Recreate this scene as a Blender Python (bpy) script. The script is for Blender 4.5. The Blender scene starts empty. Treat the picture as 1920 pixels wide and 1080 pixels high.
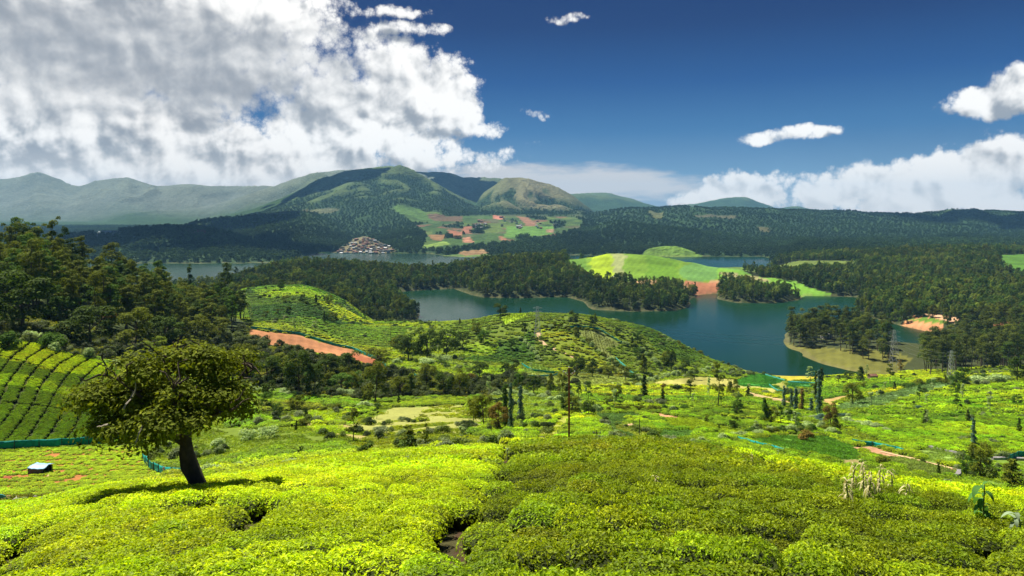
import bpy, math, random
import numpy as np
from mathutils import Vector, Euler

R = math.radians
rng = np.random.default_rng(7)
random.seed(7)
scene = bpy.context.scene
COL = scene.collection

# ------------------------------------------------------------------ camera, exposure, sun
F = 1387.0            # focal length in pixels of the 1920 px wide photograph
HY = 400.0            # row of the true horizon
cam_d = bpy.data.cameras.new("camera")
cam = bpy.data.objects.new("camera", cam_d)
COL.objects.link(cam)
cam.location = (0, 0, 0)
cam.rotation_euler = (R(90), 0, 0)
cam_d.sensor_width = 36
cam_d.lens = 36 * F / 1920
cam_d.shift_y = -(540 - HY) / 1920
cam_d.clip_start = 0.5
cam_d.clip_end = 60000
scene.camera = cam
scene.render.resolution_x, scene.render.resolution_y = 1024, 576
scene.view_settings.view_transform = 'Standard'
scene.view_settings.look = 'None'
scene.view_settings.gamma = 1
scene.view_settings.use_curve_mapping = False
scene.view_settings.exposure = 0.92
scene.render.engine = 'CYCLES'
scene.cycles.max_bounces = 6
scene.cycles.diffuse_bounces = 3
scene.cycles.glossy_bounces = 2
scene.cycles.transmission_bounces = 3
scene.cycles.volume_bounces = 0
scene.cycles.transparent_max_bounces = 4
scene.cycles.use_denoising = True

SUN_EL, SUN_AZ = 60.0, -48.0     # azimuth from +Y towards +X: the sun stands high, left of the view
sd = bpy.data.lights.new("sun", 'SUN')
sun = bpy.data.objects.new("sun", sd)
COL.objects.link(sun)
sd.energy = 4.9
sd.angle = R(0.5)
sd.color = (1.0, 0.945, 0.82)
sun.location = (0, 0, 200)
_sv = Vector((math.sin(R(SUN_AZ)) * math.cos(R(SUN_EL)), math.cos(R(SUN_AZ)) * math.cos(R(SUN_EL)), math.sin(R(SUN_EL))))
sun.rotation_euler = _sv.to_track_quat('Z', 'Y').to_euler()

# ------------------------------------------------------------------ node helper
class NT:
    def __init__(s, nt):
        s.nt = nt
    def new(s, t, **kw):
        n = s.nt.nodes.new(t)
        for k, v in kw.items():
            setattr(n, k, v)
        return n
    def put(s, sock, v):
        if isinstance(v, bpy.types.NodeSocket):
            s.nt.links.new(v, sock)
        else:
            sock.default_value = v
    def m(s, op, a, b=0.0, c=None, clamp=False):
        n = s.new('ShaderNodeMath', operation=op, use_clamp=clamp)
        s.put(n.inputs[0], a); s.put(n.inputs[1], b)
        if c is not None: s.put(n.inputs[2], c)
        return n.outputs[0]
    def mr(s, v, a, b, c=0.0, d=1.0, smooth=False):
        n = s.new('ShaderNodeMapRange', interpolation_type='SMOOTHSTEP' if smooth else 'LINEAR')
        for i, x in enumerate((v, a, b, c, d)): s.put(n.inputs[i], x)
        return n.outputs[0]
    def mix(s, f, a, b, mode='MIX'):
        n = s.new('ShaderNodeMix', data_type='RGBA', blend_type=mode)
        s.put(n.inputs[0], f); s.put(n.inputs[6], a); s.put(n.inputs[7], b)
        return n.outputs[2]
    def noise(s, vec, scale, detail=3.0, rough=0.5, dim='3D', dist=0.0):
        n = s.new('ShaderNodeTexNoise', noise_dimensions=dim)
        if vec is not None: s.put(n.inputs['Vector'], vec)
        n.inputs['Scale'].default_value = scale; n.inputs['Detail'].default_value = detail
        n.inputs['Roughness'].default_value = rough; n.inputs['Distortion'].default_value = dist
        return n.outputs[0]
    def comb(s, x, y, z=0.0):
        n = s.new('ShaderNodeCombineXYZ')
        s.put(n.inputs[0], x); s.put(n.inputs[1], y); s.put(n.inputs[2], z)
        return n.outputs[0]
def C4(c): return (c[0], c[1], c[2], 1.0)

# ------------------------------------------------------------------ sky: Nishita plus procedural clouds by direction
world = bpy.data.worlds.new("World")
scene.world = world
world.use_nodes = True
wt = world.node_tree
wt.nodes.clear()
W = NT(wt)

def ae(px, py):          # photograph pixel -> azimuth, elevation in "pixel-like" units (radians * F)
    a = math.atan((px - 960) / F)
    e = math.atan((HY - py) / F * math.cos(a))
    return a * F, e * F

CLOUDS = [  # px, py, rx, ry, weight
    (120, 70, 600, 160, 1.5), (360, 20, 330, 80, 1.3), (60, 240, 460, 130, 1.5), (300, 280, 400, 85, 1.3),
    (770, 172, 135, 105, 1.25), (850, 195, 72, 78, 1.15), (650, 205, 160, 105, 1.15), (590, 270, 300, 66, 1.1),
    (880, 246, 76, 24, 0.9), (700, 300, 330, 36, 0.8),
    (745, 28, 100, 14, 0.55), (760, 60, 90, 17, 0.7),
    (1390, 345, 92, 36, 1.0), (1384, 366, 100, 30, 1.0), (1300, 378, 60, 20, .8), (1640, 345, 120, 42, 1.0), (1560, 366, 95, 28, 1.0),
    (1740, 335, 130, 46, 1.1), (1890, 315, 100, 60, 1.1), (1750, 376, 300, 40, 1.0), (1895, 282, 62, 24, 1.0),
    (1868, 190, 98, 36, 1.0), (1915, 160, 62, 42, 1.0), (1475, 253, 104, 17, 0.9),
    (1060, 34, 66, 14, 0.7), (1000, 214, 38, 14, 0.6), (995, 267, 26, 9, 0.55),
    # outside the frame the same broken sky goes on
    (-500, 120, 420, 200, 1.0), (2400, 330, 330, 70, 1.0), (2500, 60, 260, 90, .9), (300, -260, 700, 120, 1.0),
    (1300, -420, 260, 70, .8), (2100, -500, 300, 90, .8), (700, -700, 400, 120, .9),
]
def cloud_group():
    g = bpy.data.node_groups.new("cloud_field", 'ShaderNodeTree')
    g.interface.new_socket("P", in_out='INPUT', socket_type='NodeSocketVector')
    g.interface.new_socket("D", in_out='OUTPUT', socket_type='NodeSocketFloat')
    g.interface.new_socket("S", in_out='OUTPUT', socket_type='NodeSocketFloat')
    G = NT(g)
    gi = G.new('NodeGroupInput'); go = G.new('NodeGroupOutput')
    P = gi.outputs[0]
    # domain warp for cauliflower edges
    wn = G.new('ShaderNodeTexNoise', noise_dimensions='2D'); G.put(wn.inputs['Vector'], P)
    wn.inputs['Scale'].default_value = 0.009; wn.inputs['Detail'].default_value = 3.0
    sub = G.new('ShaderNodeVectorMath', operation='SUBTRACT'); G.put(sub.inputs[0], wn.outputs[1]); sub.inputs[1].default_value = (0.5, 0.5, 0.5)
    mad = G.new('ShaderNodeVectorMath', operation='MULTIPLY_ADD'); G.put(mad.inputs[0], sub.outputs[0]); mad.inputs[1].default_value = (60, 38, 0); G.put(mad.inputs[2], P)
    sp = G.new('ShaderNodeSeparateXYZ'); G.put(sp.inputs[0], mad.outputs[0])
    x, y = sp.outputs[0], sp.outputs[1]
    acc = None
    for (px, py, rx, ry, w) in CLOUDS:
        a, e = ae(px, py)
        dx = G.m('MULTIPLY_ADD', x, 1 / rx, -a / rx)
        dy = G.m('MULTIPLY_ADD', y, 1 / ry, -e / ry)
        q = G.m('MULTIPLY', dx, dx)
        q = G.m('MULTIPLY_ADD', dy, dy, q)
        v = G.m('MULTIPLY_ADD', q, -w, w)
        acc = v if acc is None else G.m('SMOOTH_MAX', acc, v, 0.25)
    acc = G.m('MAXIMUM', acc, -0.8)
    vo = G.new('ShaderNodeTexVoronoi', voronoi_dimensions='2D', feature='F1'); G.put(vo.inputs['Vector'], P)
    vo.inputs['Scale'].default_value = 0.020; vo.inputs['Detail'].default_value = 5.0
    vo.inputs['Roughness'].default_value = 0.62; vo.inputs['Lacunarity'].default_value = 2.2
    nz = G.noise(P, 0.010, 8.0, 0.56, '2D')
    nz = G.m('MULTIPLY_ADD', nz, 1.15, -0.50)
    d = G.m('MULTIPLY_ADD', vo.outputs['Distance'], -0.55, 0.26)
    d = G.m('ADD', d, nz)
    d = G.m('ADD', d, acc)
    G.put(go.inputs[0], d)
    # the same field without its finest billows, for the broad light and shade of the cloud mass
    wn2 = G.new('ShaderNodeTexNoise', noise_dimensions='2D'); G.put(wn2.inputs['Vector'], P)
    wn2.inputs['Scale'].default_value = 0.010; wn2.inputs['Detail'].default_value = 2.0; wn2.inputs['Roughness'].default_value = 0.4
    sub2 = G.new('ShaderNodeVectorMath', operation='SUBTRACT'); G.put(sub2.inputs[0], wn2.outputs[1]); sub2.inputs[1].default_value = (0.5, 0.5, 0.5)
    mad2 = G.new('ShaderNodeVectorMath', operation='MULTIPLY_ADD'); G.put(mad2.inputs[0], sub2.outputs[0]); mad2.inputs[1].default_value = (34, 26, 0); G.put(mad2.inputs[2], P)
    v2 = G.new('ShaderNodeTexVoronoi', voronoi_dimensions='2D', feature='SMOOTH_F1'); G.put(v2.inputs['Vector'], mad2.outputs[0])
    v2.inputs['Scale'].default_value = 0.0125; v2.inputs['Detail'].default_value = 3.0; v2.inputs['Roughness'].default_value = 0.42; v2.inputs['Lacunarity'].default_value = 2.3
    v2.inputs['Smoothness'].default_value = 0.35
    n2 = G.noise(P, 0.005, 2.0, 0.5, '2D')
    s_ = G.m('MULTIPLY_ADD', v2.outputs['Distance'], -1.5, G.m('MULTIPLY', acc, 0.8))
    G.put(go.inputs[1], G.m('MULTIPLY_ADD', n2, 1.6, s_))
    return g
CG = cloud_group()

tc = W.new('ShaderNodeTexCoord')
sp = W.new('ShaderNodeSeparateXYZ'); W.put(sp.inputs[0], tc.outputs['Generated'])
az = W.m('MULTIPLY', W.m('ARCTAN2', sp.outputs[0], sp.outputs[1]), F)
el = W.m('MULTIPLY', W.m('ARCSINE', sp.outputs[2]), F)
P = W.comb(az, el)
def cg(vec):
    n = W.new('ShaderNodeGroup'); n.node_tree = CG
    W.put(n.inputs[0], vec)
    return n.outputs[0], n.outputs[1]
D0, S0 = cg(P)
off = W.new('ShaderNodeVectorMath', operation='ADD'); W.put(off.inputs[0], P); off.inputs[1].default_value = (10, 15, 0)
D1, S1 = cg(off.outputs[0])
ax, ay = ae(200, 105)
gx = W.m('MULTIPLY_ADD', az, 1 / 520, -ax / 520); gy = W.m('MULTIPLY_ADD', el, 1 / 110, -ay / 110)
gq = W.m('MULTIPLY_ADD', gy, gy, W.m('MULTIPLY', gx, gx))
grey = W.mr(gq, 1.5, 0.1, 0.0, 1.0, smooth=True)
alpha = W.mr(D0, -0.08, W.m('MULTIPLY_ADD', grey, 0.35, 0.42), smooth=True)
dif = W.m('SUBTRACT', D0, D1)
bill = W.m('MULTIPLY', W.m('SUBTRACT', S0, S1), W.m('MULTIPLY_ADD', grey, -0.95, 1.45))     # sides turned to the sun
fine = W.m('MULTIPLY', dif, W.m('MULTIPLY_ADD', grey, -0.09, 0.13))
soft = W.noise(P, 0.0042, 3.0, 0.45, '2D')
lit = W.m('ADD', bill, fine)
lit = W.m('MULTIPLY_ADD', W.m('SUBTRACT', soft, 0.5), 0.8, lit)
lit = W.m('MULTIPLY_ADD', W.mr(D0, 0.15, 1.3), -0.22, lit)          # thicker cloud is greyer
lit = W.m('MULTIPLY_ADD', grey, -0.52, lit)
lit = W.m('ADD', lit, 0.29)
lit = W.mr(lit, -0.85, 0.60, smooth=True)
ccol = W.mix(lit, (0.19, 0.205, 0.225, 1), (0.60, 0.59, 0.57, 1))
# clouds near the horizon turn creamy
hz = W.mr(el, 0.0, 110.0, 0.75, 0.0)
ccol = W.mix(hz, ccol, (0.56, 0.525, 0.485, 1))
sky = W.new('ShaderNodeTexSky', sky_type='NISHITA')
sky.sun_disc = False
sky.sun_elevation = R(SUN_EL)
sky.sun_rotation = R(SUN_AZ)
sky.altitude = 2200
sky.air_density = 1.0
sky.dust_density = 0.15
sky.ozone_density = 4.0
SKY_S = 0.085
skyc = W.mix(1.0, sky.outputs[0], (SKY_S, SKY_S, SKY_S, 1), 'MULTIPLY')
def lin(c):
    return tuple((((v / 255 + .055) / 1.055) ** 2.4 if v > 10 else v / 255 / 12.92) / 1.89 for v in c) + (1.0,)
rp = W.new('ShaderNodeValToRGB'); W.put(rp.inputs[0], W.m('MULTIPLY', el, 1 / 2200.0))
cr = rp.color_ramp
stops = [(0, (150, 172, 192)), (70, (104, 145, 182)), (150, (52, 110, 164)), (240, (12, 74, 140)), (340, (0, 44, 106)), (430, (0, 38, 98)), (900, (8, 50, 106)), (2178, (12, 52, 104))]
cr.elements[0].position = 0; cr.elements[0].color = lin(stops[0][1]); cr.elements[1].position = stops[-1][0] / 2200; cr.elements[1].color = lin(stops[-1][1])
for q, c_ in stops[1:-1]:
    e_ = cr.elements.new(q / 2200); e_.color = lin(c_)
skyc = W.mix(0.05, rp.outputs[0], skyc)
# thin cream layer low behind the ridges
bx, by = ae(1030, 345)
lx = W.m('MULTIPLY_ADD', az, 1 / 330, -bx / 330); ly = W.m('MULTIPLY_ADD', el, 1 / 46, -by / 46)
lq = W.m('MULTIPLY_ADD', ly, ly, W.m('MULTIPLY', lx, lx))
lmap = W.new('ShaderNodeVectorMath', operation='MULTIPLY'); W.put(lmap.inputs[0], P); lmap.inputs[1].default_value = (0.35, 1.6, 0)
ln_ = W.noise(lmap.outputs[0], 0.02, 5.0, 0.6, '2D')
bx2, by2 = ae(230, 350)
lx2 = W.m('MULTIPLY_ADD', az, 1 / 640, -bx2 / 640); ly2 = W.m('MULTIPLY_ADD', el, 1 / 74, -by2 / 74)
lq = W.m('MINIMUM', lq, W.m('MULTIPLY_ADD', ly2, ly2, W.m('MULTIPLY', lx2, lx2)))
lal = W.m('MULTIPLY', W.mr(W.m('ADD', lq, W.m('MULTIPLY_ADD', ln_, -1.5, .75)), 1.0, 0.25, 0, 1, smooth=True), 0.85)
skyc = W.mix(lal, skyc, (0.43, 0.405, 0.385, 1))
final = W.mix(W.m('MULTIPLY', alpha, 0.97), skyc, ccol)
bg = W.new('ShaderNodeBackground'); W.put(bg.inputs[0], final); bg.inputs[1].default_value = 1.0
wo = W.new('ShaderNodeOutputWorld'); W.put(wo.inputs[0], bg.outputs[0])
world.cycles.sampling_method = 'MANUAL'
world.cycles.sample_map_resolution = 512

# ------------------------------------------------------------------ numeric helpers
_perm = rng.random((256, 256))
def vnoise(x, y):
    xi = np.floor(x).astype(np.int64); yi = np.floor(y).astype(np.int64)
    fx = x - xi; fy = y - yi
    fx = fx * fx * fx * (fx * (fx * 6 - 15) + 10); fy = fy * fy * fy * (fy * (fy * 6 - 15) + 10)
    a = _perm[xi & 255, yi & 255]; b = _perm[(xi + 1) & 255, yi & 255]
    c = _perm[xi & 255, (yi + 1) & 255]; d = _perm[(xi + 1) & 255, (yi + 1) & 255]
    return (a * (1 - fx) + b * fx) * (1 - fy) + (c * (1 - fx) + d * fx) * fy
def fbm(x, y, oct=4, gain=0.5):
    s = 0; a = 1; t = 0
    for k in range(oct):
        s = s + a * (vnoise(x * 2 ** k + 17.3 * k, y * 2 ** k + 5.7 * k) * 2 - 1); t += a; a *= gain
    return s / t
def ridged(x, y, oct=3):
    s = 0; a = 1; t = 0
    for k in range(oct):
        s = s + a * (1 - np.abs(vnoise(x * 2 ** k + 31 * k, y * 2 ** k + 11 * k) * 2 - 1) * 2); t += a; a *= .5
    return s / t
def pchip(xk, yk, x):
    xk = np.asarray(xk, float); yk = np.asarray(yk, float)          # yk may be (n,) or (n, m)
    sh = yk.ndim == 1
    if sh: yk = yk[:, None]
    h = np.diff(xk)[:, None]; dl = np.diff(yk, axis=0) / h
    dd = np.zeros_like(yk)
    w1 = 2 * h[1:] + h[:-1]; w2 = h[1:] + 2 * h[:-1]
    with np.errstate(divide='ignore', invalid='ignore'):
        mm = (w1 + w2) / (w1 / dl[:-1] + w2 / dl[1:])
    mm[(dl[:-1] * dl[1:]) <= 0] = 0
    dd[1:-1] = mm; dd[0] = dl[0]; dd[-1] = dl[-1]
    x = np.clip(x, xk[0], xk[-1])
    i = np.clip(np.searchsorted(xk, x) - 1, 0, len(xk) - 2)
    t = ((x - xk[i]) / (xk[i + 1] - xk[i]))[:, None]; hh = h[i]
    r = ((1 + 2 * t) * (1 - t) ** 2) * yk[i] + (t * (1 - t) ** 2) * hh * dd[i] + (t * t * (3 - 2 * t)) * yk[i + 1] + (t * t * (t - 1)) * hh * dd[i + 1]
    return r[:, 0] if sh else r
def sstep(a, b, x):
    t = np.clip((x - a) / (b - a), 0, 1)
    return t * t * (3 - 2 * t)

# ------------------------------------------------------------------ terrain: one height field around the lake
LAKE = -120.0
NU, NR1, NR2 = 780, 700, 300
U = np.linspace(-1.0, 1.0, NU)
D_A = np.exp(np.linspace(math.log(2.0), math.log(2400), NR1))
D_B = np.exp(np.linspace(math.log(2400), math.log(11500), NR2))
DD = np.concatenate([D_A, D_B[1:]])
NR = len(DD)
COLS = {   # foreground to lakeside ground: column (photograph px) -> (distance m, row where that ground shows)
    -460: [(25, 1010), (45, 975), (75, 935), (112, 850), (122, 830), (175, 640), (240, 560), (320, 515), (450, 540), (700, 600)],
    0: [(25, 1005), (45, 968), (75, 930), (112, 846), (122, 828), (175, 640), (240, 565), (320, 520), (450, 540), (700, 600)],
    200: [(25, 960), (50, 936), (75, 913), (100, 862), (112, 838), (124, 822), (175, 690), (205, 660), (250, 612), (330, 550), (450, 555), (700, 605)],
    370: [(25, 945), (45, 928), (60, 919), (80, 888), (110, 845), (150, 780), (200, 722), (250, 682), (300, 645), (360, 604), (450, 590), (600, 590), (800, 600)],
    560: [(25, 938), (45, 893), (60, 878), (80, 862), (120, 815), (160, 780), (200, 745), (250, 706), (320, 662), (345, 648), (400, 615), (500, 575), (650, 537), (720, 542), (850, 590)],
    465: [(25, 941), (45, 911), (60, 899), (80, 876), (115, 830), (155, 780), (200, 734), (250, 695), (310, 655), (355, 622), (420, 600), (500, 577), (650, 543), (740, 550), (850, 592)],
    635: [(25, 938), (42, 890), (60, 869), (80, 856), (115, 822), (155, 790), (200, 754), (255, 714), (320, 674), (372, 650), (450, 622), (550, 590), (660, 560), (740, 566), (850, 596)],
    700: [(25, 938), (40, 888), (60, 860), (80, 851), (110, 830), (150, 800), (200, 762), (260, 722), (320, 686), (400, 650), (500, 617), (600, 606), (700, 601), (760, 606)],
    870: [(25, 937), (40, 878), (60, 848), (80, 841), (110, 815), (150, 790), (200, 760), (260, 730), (330, 700), (420, 660), (480, 625), (520, 606), (560, 603), (650, 612)],
    960: [(25, 937), (40, 874), (60, 845), (75, 840), (90, 832), (120, 814), (160, 790), (200, 766), (260, 735), (340, 705), (430, 670), (470, 632), (510, 598), (540, 590), (600, 604)],
    1067: [(25, 937), (40, 874), (60, 841), (75, 840), (100, 828), (140, 800), (200, 766), (280, 735), (360, 712), (430, 685), (470, 642), (520, 593), (550, 588), (620, 606)],
    1200: [(25, 937), (40, 872), (60, 840), (80, 848), (100, 835), (140, 806), (200, 776), (280, 746), (360, 723), (430, 700), (480, 665), (540, 622), (570, 613), (640, 628)],
    1360: [(25, 943), (40, 890), (55, 862), (80, 872), (100, 852), (140, 820), (200, 786), (280, 751), (360, 731), (430, 716), (500, 701), (540, 694), (575, 684)],
    1500: [(25, 955), (40, 912), (55, 885), (70, 893), (100, 868), (140, 830), (200, 796), (280, 766), (360, 741), (440, 720), (520, 707), (545, 705)],
    1700: [(25, 985), (45, 927), (60, 925), (80, 914), (100, 888), (130, 862), (180, 822), (250, 772), (320, 742), (400, 721), (480, 707), (550, 696)],
    1920: [(25, 1000), (50, 950), (65, 956), (85, 935), (110, 902), (150, 850), (200, 806), (260, 765), (330, 726), (400, 706), (500, 691), (600, 671), (700, 640)],
    2400: [(25, 1010), (50, 960), (65, 962), (85, 935), (110, 900), (150, 845), (200, 800), (260, 760), (330, 720), (400, 700), (500, 685), (600, 668), (700, 640)],
}
def build_main():
    keys = sorted(COLS)
    tab = np.zeros((NR, len(keys)))
    for j, k in enumerate(keys):
        pts = COLS[k]
        d = [0.0, 4.0, 12.0] + [p[0] for p in pts]
        zf = -(pts[0][1] - HY) / F * pts[0][0]
        s = (-zf - 3.0) / pts[0][0]
        z = [-3.0, -3.0 - 4 * s, -3.0 - 12 * s] + [-(p[1] - HY) / F * p[0] for p in pts]
        dl = d[-1]
        d += [dl + 60, dl + 160, 20000]; z += [min(z[-1] - 8, -124), -127, -127]
        tab[:, j] = pchip(d, z, DD)
    ui = U * F + 960
    return pchip(keys, tab.T, ui).T            # (NR, NU)
Z = build_main()
UU, DG = np.meshgrid(U, DD)
PXG = UU * F + 960
XG = UU * DG
YG = DG
near = np.clip(DG / 60, 0, 1)
Z += fbm(XG / 60 + 3, YG / 60, 4) * np.clip((DG - 70) / 300, 0, 1) * 1.6
Z += fbm(XG / 14 + 9, YG / 14, 3) * 0.28 * near

def lk(px, py):                     # point of the lake surface seen at a pixel
    d = -LAKE * F / (py - HY)
    return ((px - 960) / F * d, d)
def at(px, d): return ((px - 960) / F * d, d)

def inpoly(poly, X, Y):
    poly = np.asarray(poly)
    ins = np.zeros(X.shape, bool)
    j = len(poly) - 1
    for i in range(len(poly)):
        xi, yi = poly[i]; xj, yj = poly[j]
        c = (yi > Y) != (yj > Y)
        with np.errstate(divide='ignore', invalid='ignore'):
            ins ^= c & (X < (xj - xi) * (Y - yi) / (yj - yi + 1e-12) + xi)
        j = i
    return ins
def pdist(poly, X, Y, closed=True):
    poly = np.asarray(poly, float); best = np.full(X.shape, 1e18)
    n = len(poly)
    for i in range(n if closed else n - 1):
        ax, ay = poly[i]; bx, by = poly[(i + 1) % n]
        dx, dy = bx - ax, by - ay; L2 = dx * dx + dy * dy + 1e-9
        t = np.clip(((X - ax) * dx + (Y - ay) * dy) / L2, 0, 1)
        best = np.minimum(best, (X - ax - t * dx) ** 2 + (Y - ay - t * dy) ** 2)
    return np.sqrt(best)

M1 = [at(-700, 900), at(300, 850), at(560, 800), lk(700, 612), lk(783, 604), lk(792, 590), lk(762, 570), lk(737, 548), lk(800, 544), lk(850, 542),
      lk(882, 553), lk(905, 558), lk(980, 559), lk(1060, 557), lk(1092, 566), lk(1104, 581), lk(1180, 585), lk(1265, 583), lk(1294, 576),
      lk(1299, 560), lk(1318, 553), lk(1343, 552), lk(1340, 561), lk(1380, 568), lk(1450, 569), lk(1500, 563), lk(1514, 555), lk(1556, 556),
      lk(1600, 557), lk(1622, 570), at(1700, 930), at(1700, 1600), at(1480, 1650), at(1440, 1560), at(1270, 1560), at(1100, 1560), at(950, 1520), at(860, 1440), at(800, 1360),
      at(620, 1420), at(470, 1400), at(440, 1250), at(400, 1120), at(200, 1050), at(-700, 1000)]
M3 = [lk(1600, 557), lk(1622, 570), lk(1598, 590), lk(1640, 598), lk(1690, 612), lk(1735, 622), lk(1745, 640), at(1762, 680), at(2500, 560), at(2500, 2700), at(1440, 2700),
      at(1445, 1500), at(1520, 1250)]
M4 = [lk(1465, 626), lk(1463, 640), lk(1472, 652), lk(1497, 668), lk(1540, 684), lk(1590, 696), lk(1650, 703), at(1700, 540), at(1760, 540), at(2500, 540),
      at(2500, 720), at(1780, 685), lk(1728, 645), lk(1690, 641), lk(1600, 622), lk(1530, 612), lk(1490, 614)]
HC1 = [(300, 1000, 560), (560, 1000, 535), (560, 1150, 503), (460, 1150, 514), (650, 1150, 512), (720, 1150, 522), (800, 1200, 533), (740, 900, 572), (660, 880, 560), (600, 850, 575),
       (850, 1250, 520), (900, 1250, 502), (960, 1300, 496), (1050, 1350, 492), (1000, 1150, 528), (900, 1120, 540), (1160, 1300, 476), (1080, 1350, 482), (1220, 1300, 478), (1270, 1300, 489),
       (1350, 1250, 506), (1450, 1200, 522), (1530, 1110, 547), (1150, 1090, 526), (1200, 1080, 527), (1300, 1100, 527), (1350, 1130, 526), (1200, 960, 560), (1270, 960, 565), (1420, 1010, 556),
       (1130, 980, 558), (1300, 1470, 509), (1400, 1430, 512), (1360, 1350, 512), (1100, 1500, 492), (0, 1000, 570), (-400, 1000, 570), (1600, 1400, 500), (1600, 1000, 550)]
HC3 = [(1760, 1450, 478), (1850, 1450, 481), (1920, 1450, 483), (1650, 1350, 493), (1550, 1300, 512), (1480, 1400, 500), (1600, 1000, 545), (1700, 1000, 543), (1850, 900, 560),
       (1920, 900, 552), (1800, 760, 602), (1480, 1550, 490), (1500, 1700, 482), (1700, 1900, 470), (1900, 1900, 468), (1700, 2500, 452), (2200, 1000, 540), (2200, 1500, 480), (2200, 2500, 452), (1500, 2500, 452),
       (1650, 850, 585), (1750, 800, 592)]
HC4 = [(1480, 690, 632), (1520, 660, 638), (1600, 640, 640), (1700, 640, 640), (1600, 600, 660), (1550, 600, 668), (1680, 580, 676), (1760, 600, 668), (1900, 620, 655), (2100, 620, 650)]
def land(poly, ctrl, slope, sub):
    X, Y = XG[sub], YG[sub]
    ins = inpoly(poly, X, Y); dist = pdist(poly, X, Y)
    dist = dist + fbm(X / 28, Y / 28, 3) * 7 * np.clip(dist / 8, 0, 1)
    sd_ = np.where(ins, dist, -dist)
    num = 0; den = 0
    for (px, d, py) in ctrl:
        cx, cy = at(px, d); z = -(py - HY) / F * d
        w = 1 / ((X - cx) ** 2 + (Y - cy) ** 2 + 900) ** 1.6
        num = num + w * z; den = den + w
    H = num / den + fbm(X / 90, Y / 90, 4) * 5
    rise = LAKE - 0.8 + sd_ * slope
    k = 4.0
    a = np.minimum(rise, H); h = np.clip(.5 + .5 * (H - rise) / (2 * k), 0, 1)
    return np.where(sd_ > -40, H * (1 - h) + rise * h - k * h * (1 - h), -128)
for poly, ctrl, sl in ((M1, HC1, .34), (M3, HC3, .3), (M4, HC4, .16)):
    rows = (DG > 480) & (DG < 2800)
    rr = np.where(rows.any(1))[0]; sub = np.s_[rr[0]:rr[-1] + 1, :]
    Z[sub] = np.maximum(Z[sub], land(poly, ctrl, sl, sub))

RIDGES = [  # crest points (px, row), distance, front width, gully strength
    ([(-600, 345), (-300, 340), (-100, 345), (0, 336), (40, 330), (70, 322), (105, 332), (145, 348), (185, 338), (210, 335), (235, 334), (265, 342), (300, 349), (350, 346), (400, 348), (480, 347), (560, 352), (700, 370), (900, 390)], 7900, 1700, .16),
    ([(-600, 385), (-200, 374), (0, 368), (60, 380), (140, 398), (220, 414), (300, 425)], 7500, 900, .2),
    ([(960, 385), (1050, 362), (1090, 361), (1130, 361), (1180, 372), (1235, 387), (1290, 384), (1340, 375), (1385, 370), (1430, 382), (1460, 391), (1490, 388), (1540, 397), (1600, 401), (1800, 402), (2400, 396)], 9500, 1800, .2),
    ([(60, 430), (130, 418), (200, 397), (240, 389), (290, 394), (360, 391), (420, 379), (470, 363), (520, 346), (560, 333), (600, 324), (660, 318), (720, 322), (800, 340)], 7000, 1900, .22),
    ([(360, 425), (400, 410), (480, 389), (560, 356), (620, 330), (665, 317), (700, 313), (730, 312), (760, 320), (800, 337), (850, 362), (920, 388), (1000, 404), (1060, 415)], 5400, 2500, .22),
    ([(660, 345), (700, 330), (760, 320), (830, 322), (870, 331), (940, 334), (990, 345), (1040, 370)], 7000, 1500, .15),
    ([(850, 400), (900, 365), (930, 344), (950, 331), (972, 331), (1010, 338), (1050, 352), (1080, 371), (1110, 391), (1160, 408)], 5100, 1500, .5),
    ([(1000, 375), (1040, 362), (1090, 364), (1130, 366), (1180, 375), (1240, 389), (1300, 402)], 8000, 1500, .25),
    ([(250, 455), (330, 428), (380, 413), (440, 406), (500, 399), (560, 395), (600, 406), (650, 427), (700, 452)], 3300, 900, .18),
    ([(60, 460), (130, 443), (180, 436), (250, 430), (320, 426), (380, 429), (430, 438), (480, 453), (530, 470), (565, 486)], 2250, 520, .12),
    ([(940, 440), (1000, 425), (1060, 410), (1120, 397), (1180, 391), (1250, 389), (1350, 391), (1450, 394), (1550, 397), (1650, 400), (1720, 400), (1780, 397), (1850, 395), (1920, 398), (2100, 398), (2400, 395)], 4300, 1700, .26),
    ([(1000, 455), (1050, 442), (1120, 424), (1160, 415), (1220, 423), (1300, 433), (1380, 441), (1450, 447), (1600, 449), (1700, 443), (1800, 441), (2400, 440)], 3000, 700, .3),
    ([(1190, 480), (1215, 466), (1235, 461), (1262, 460), (1290, 467), (1320, 482)], 2120, 110, .0),
    ([(618, 480), (640, 468), (662, 453), (682, 446), (708, 452), (735, 464), (765, 476)], 2420, 210, .0),
]
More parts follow.
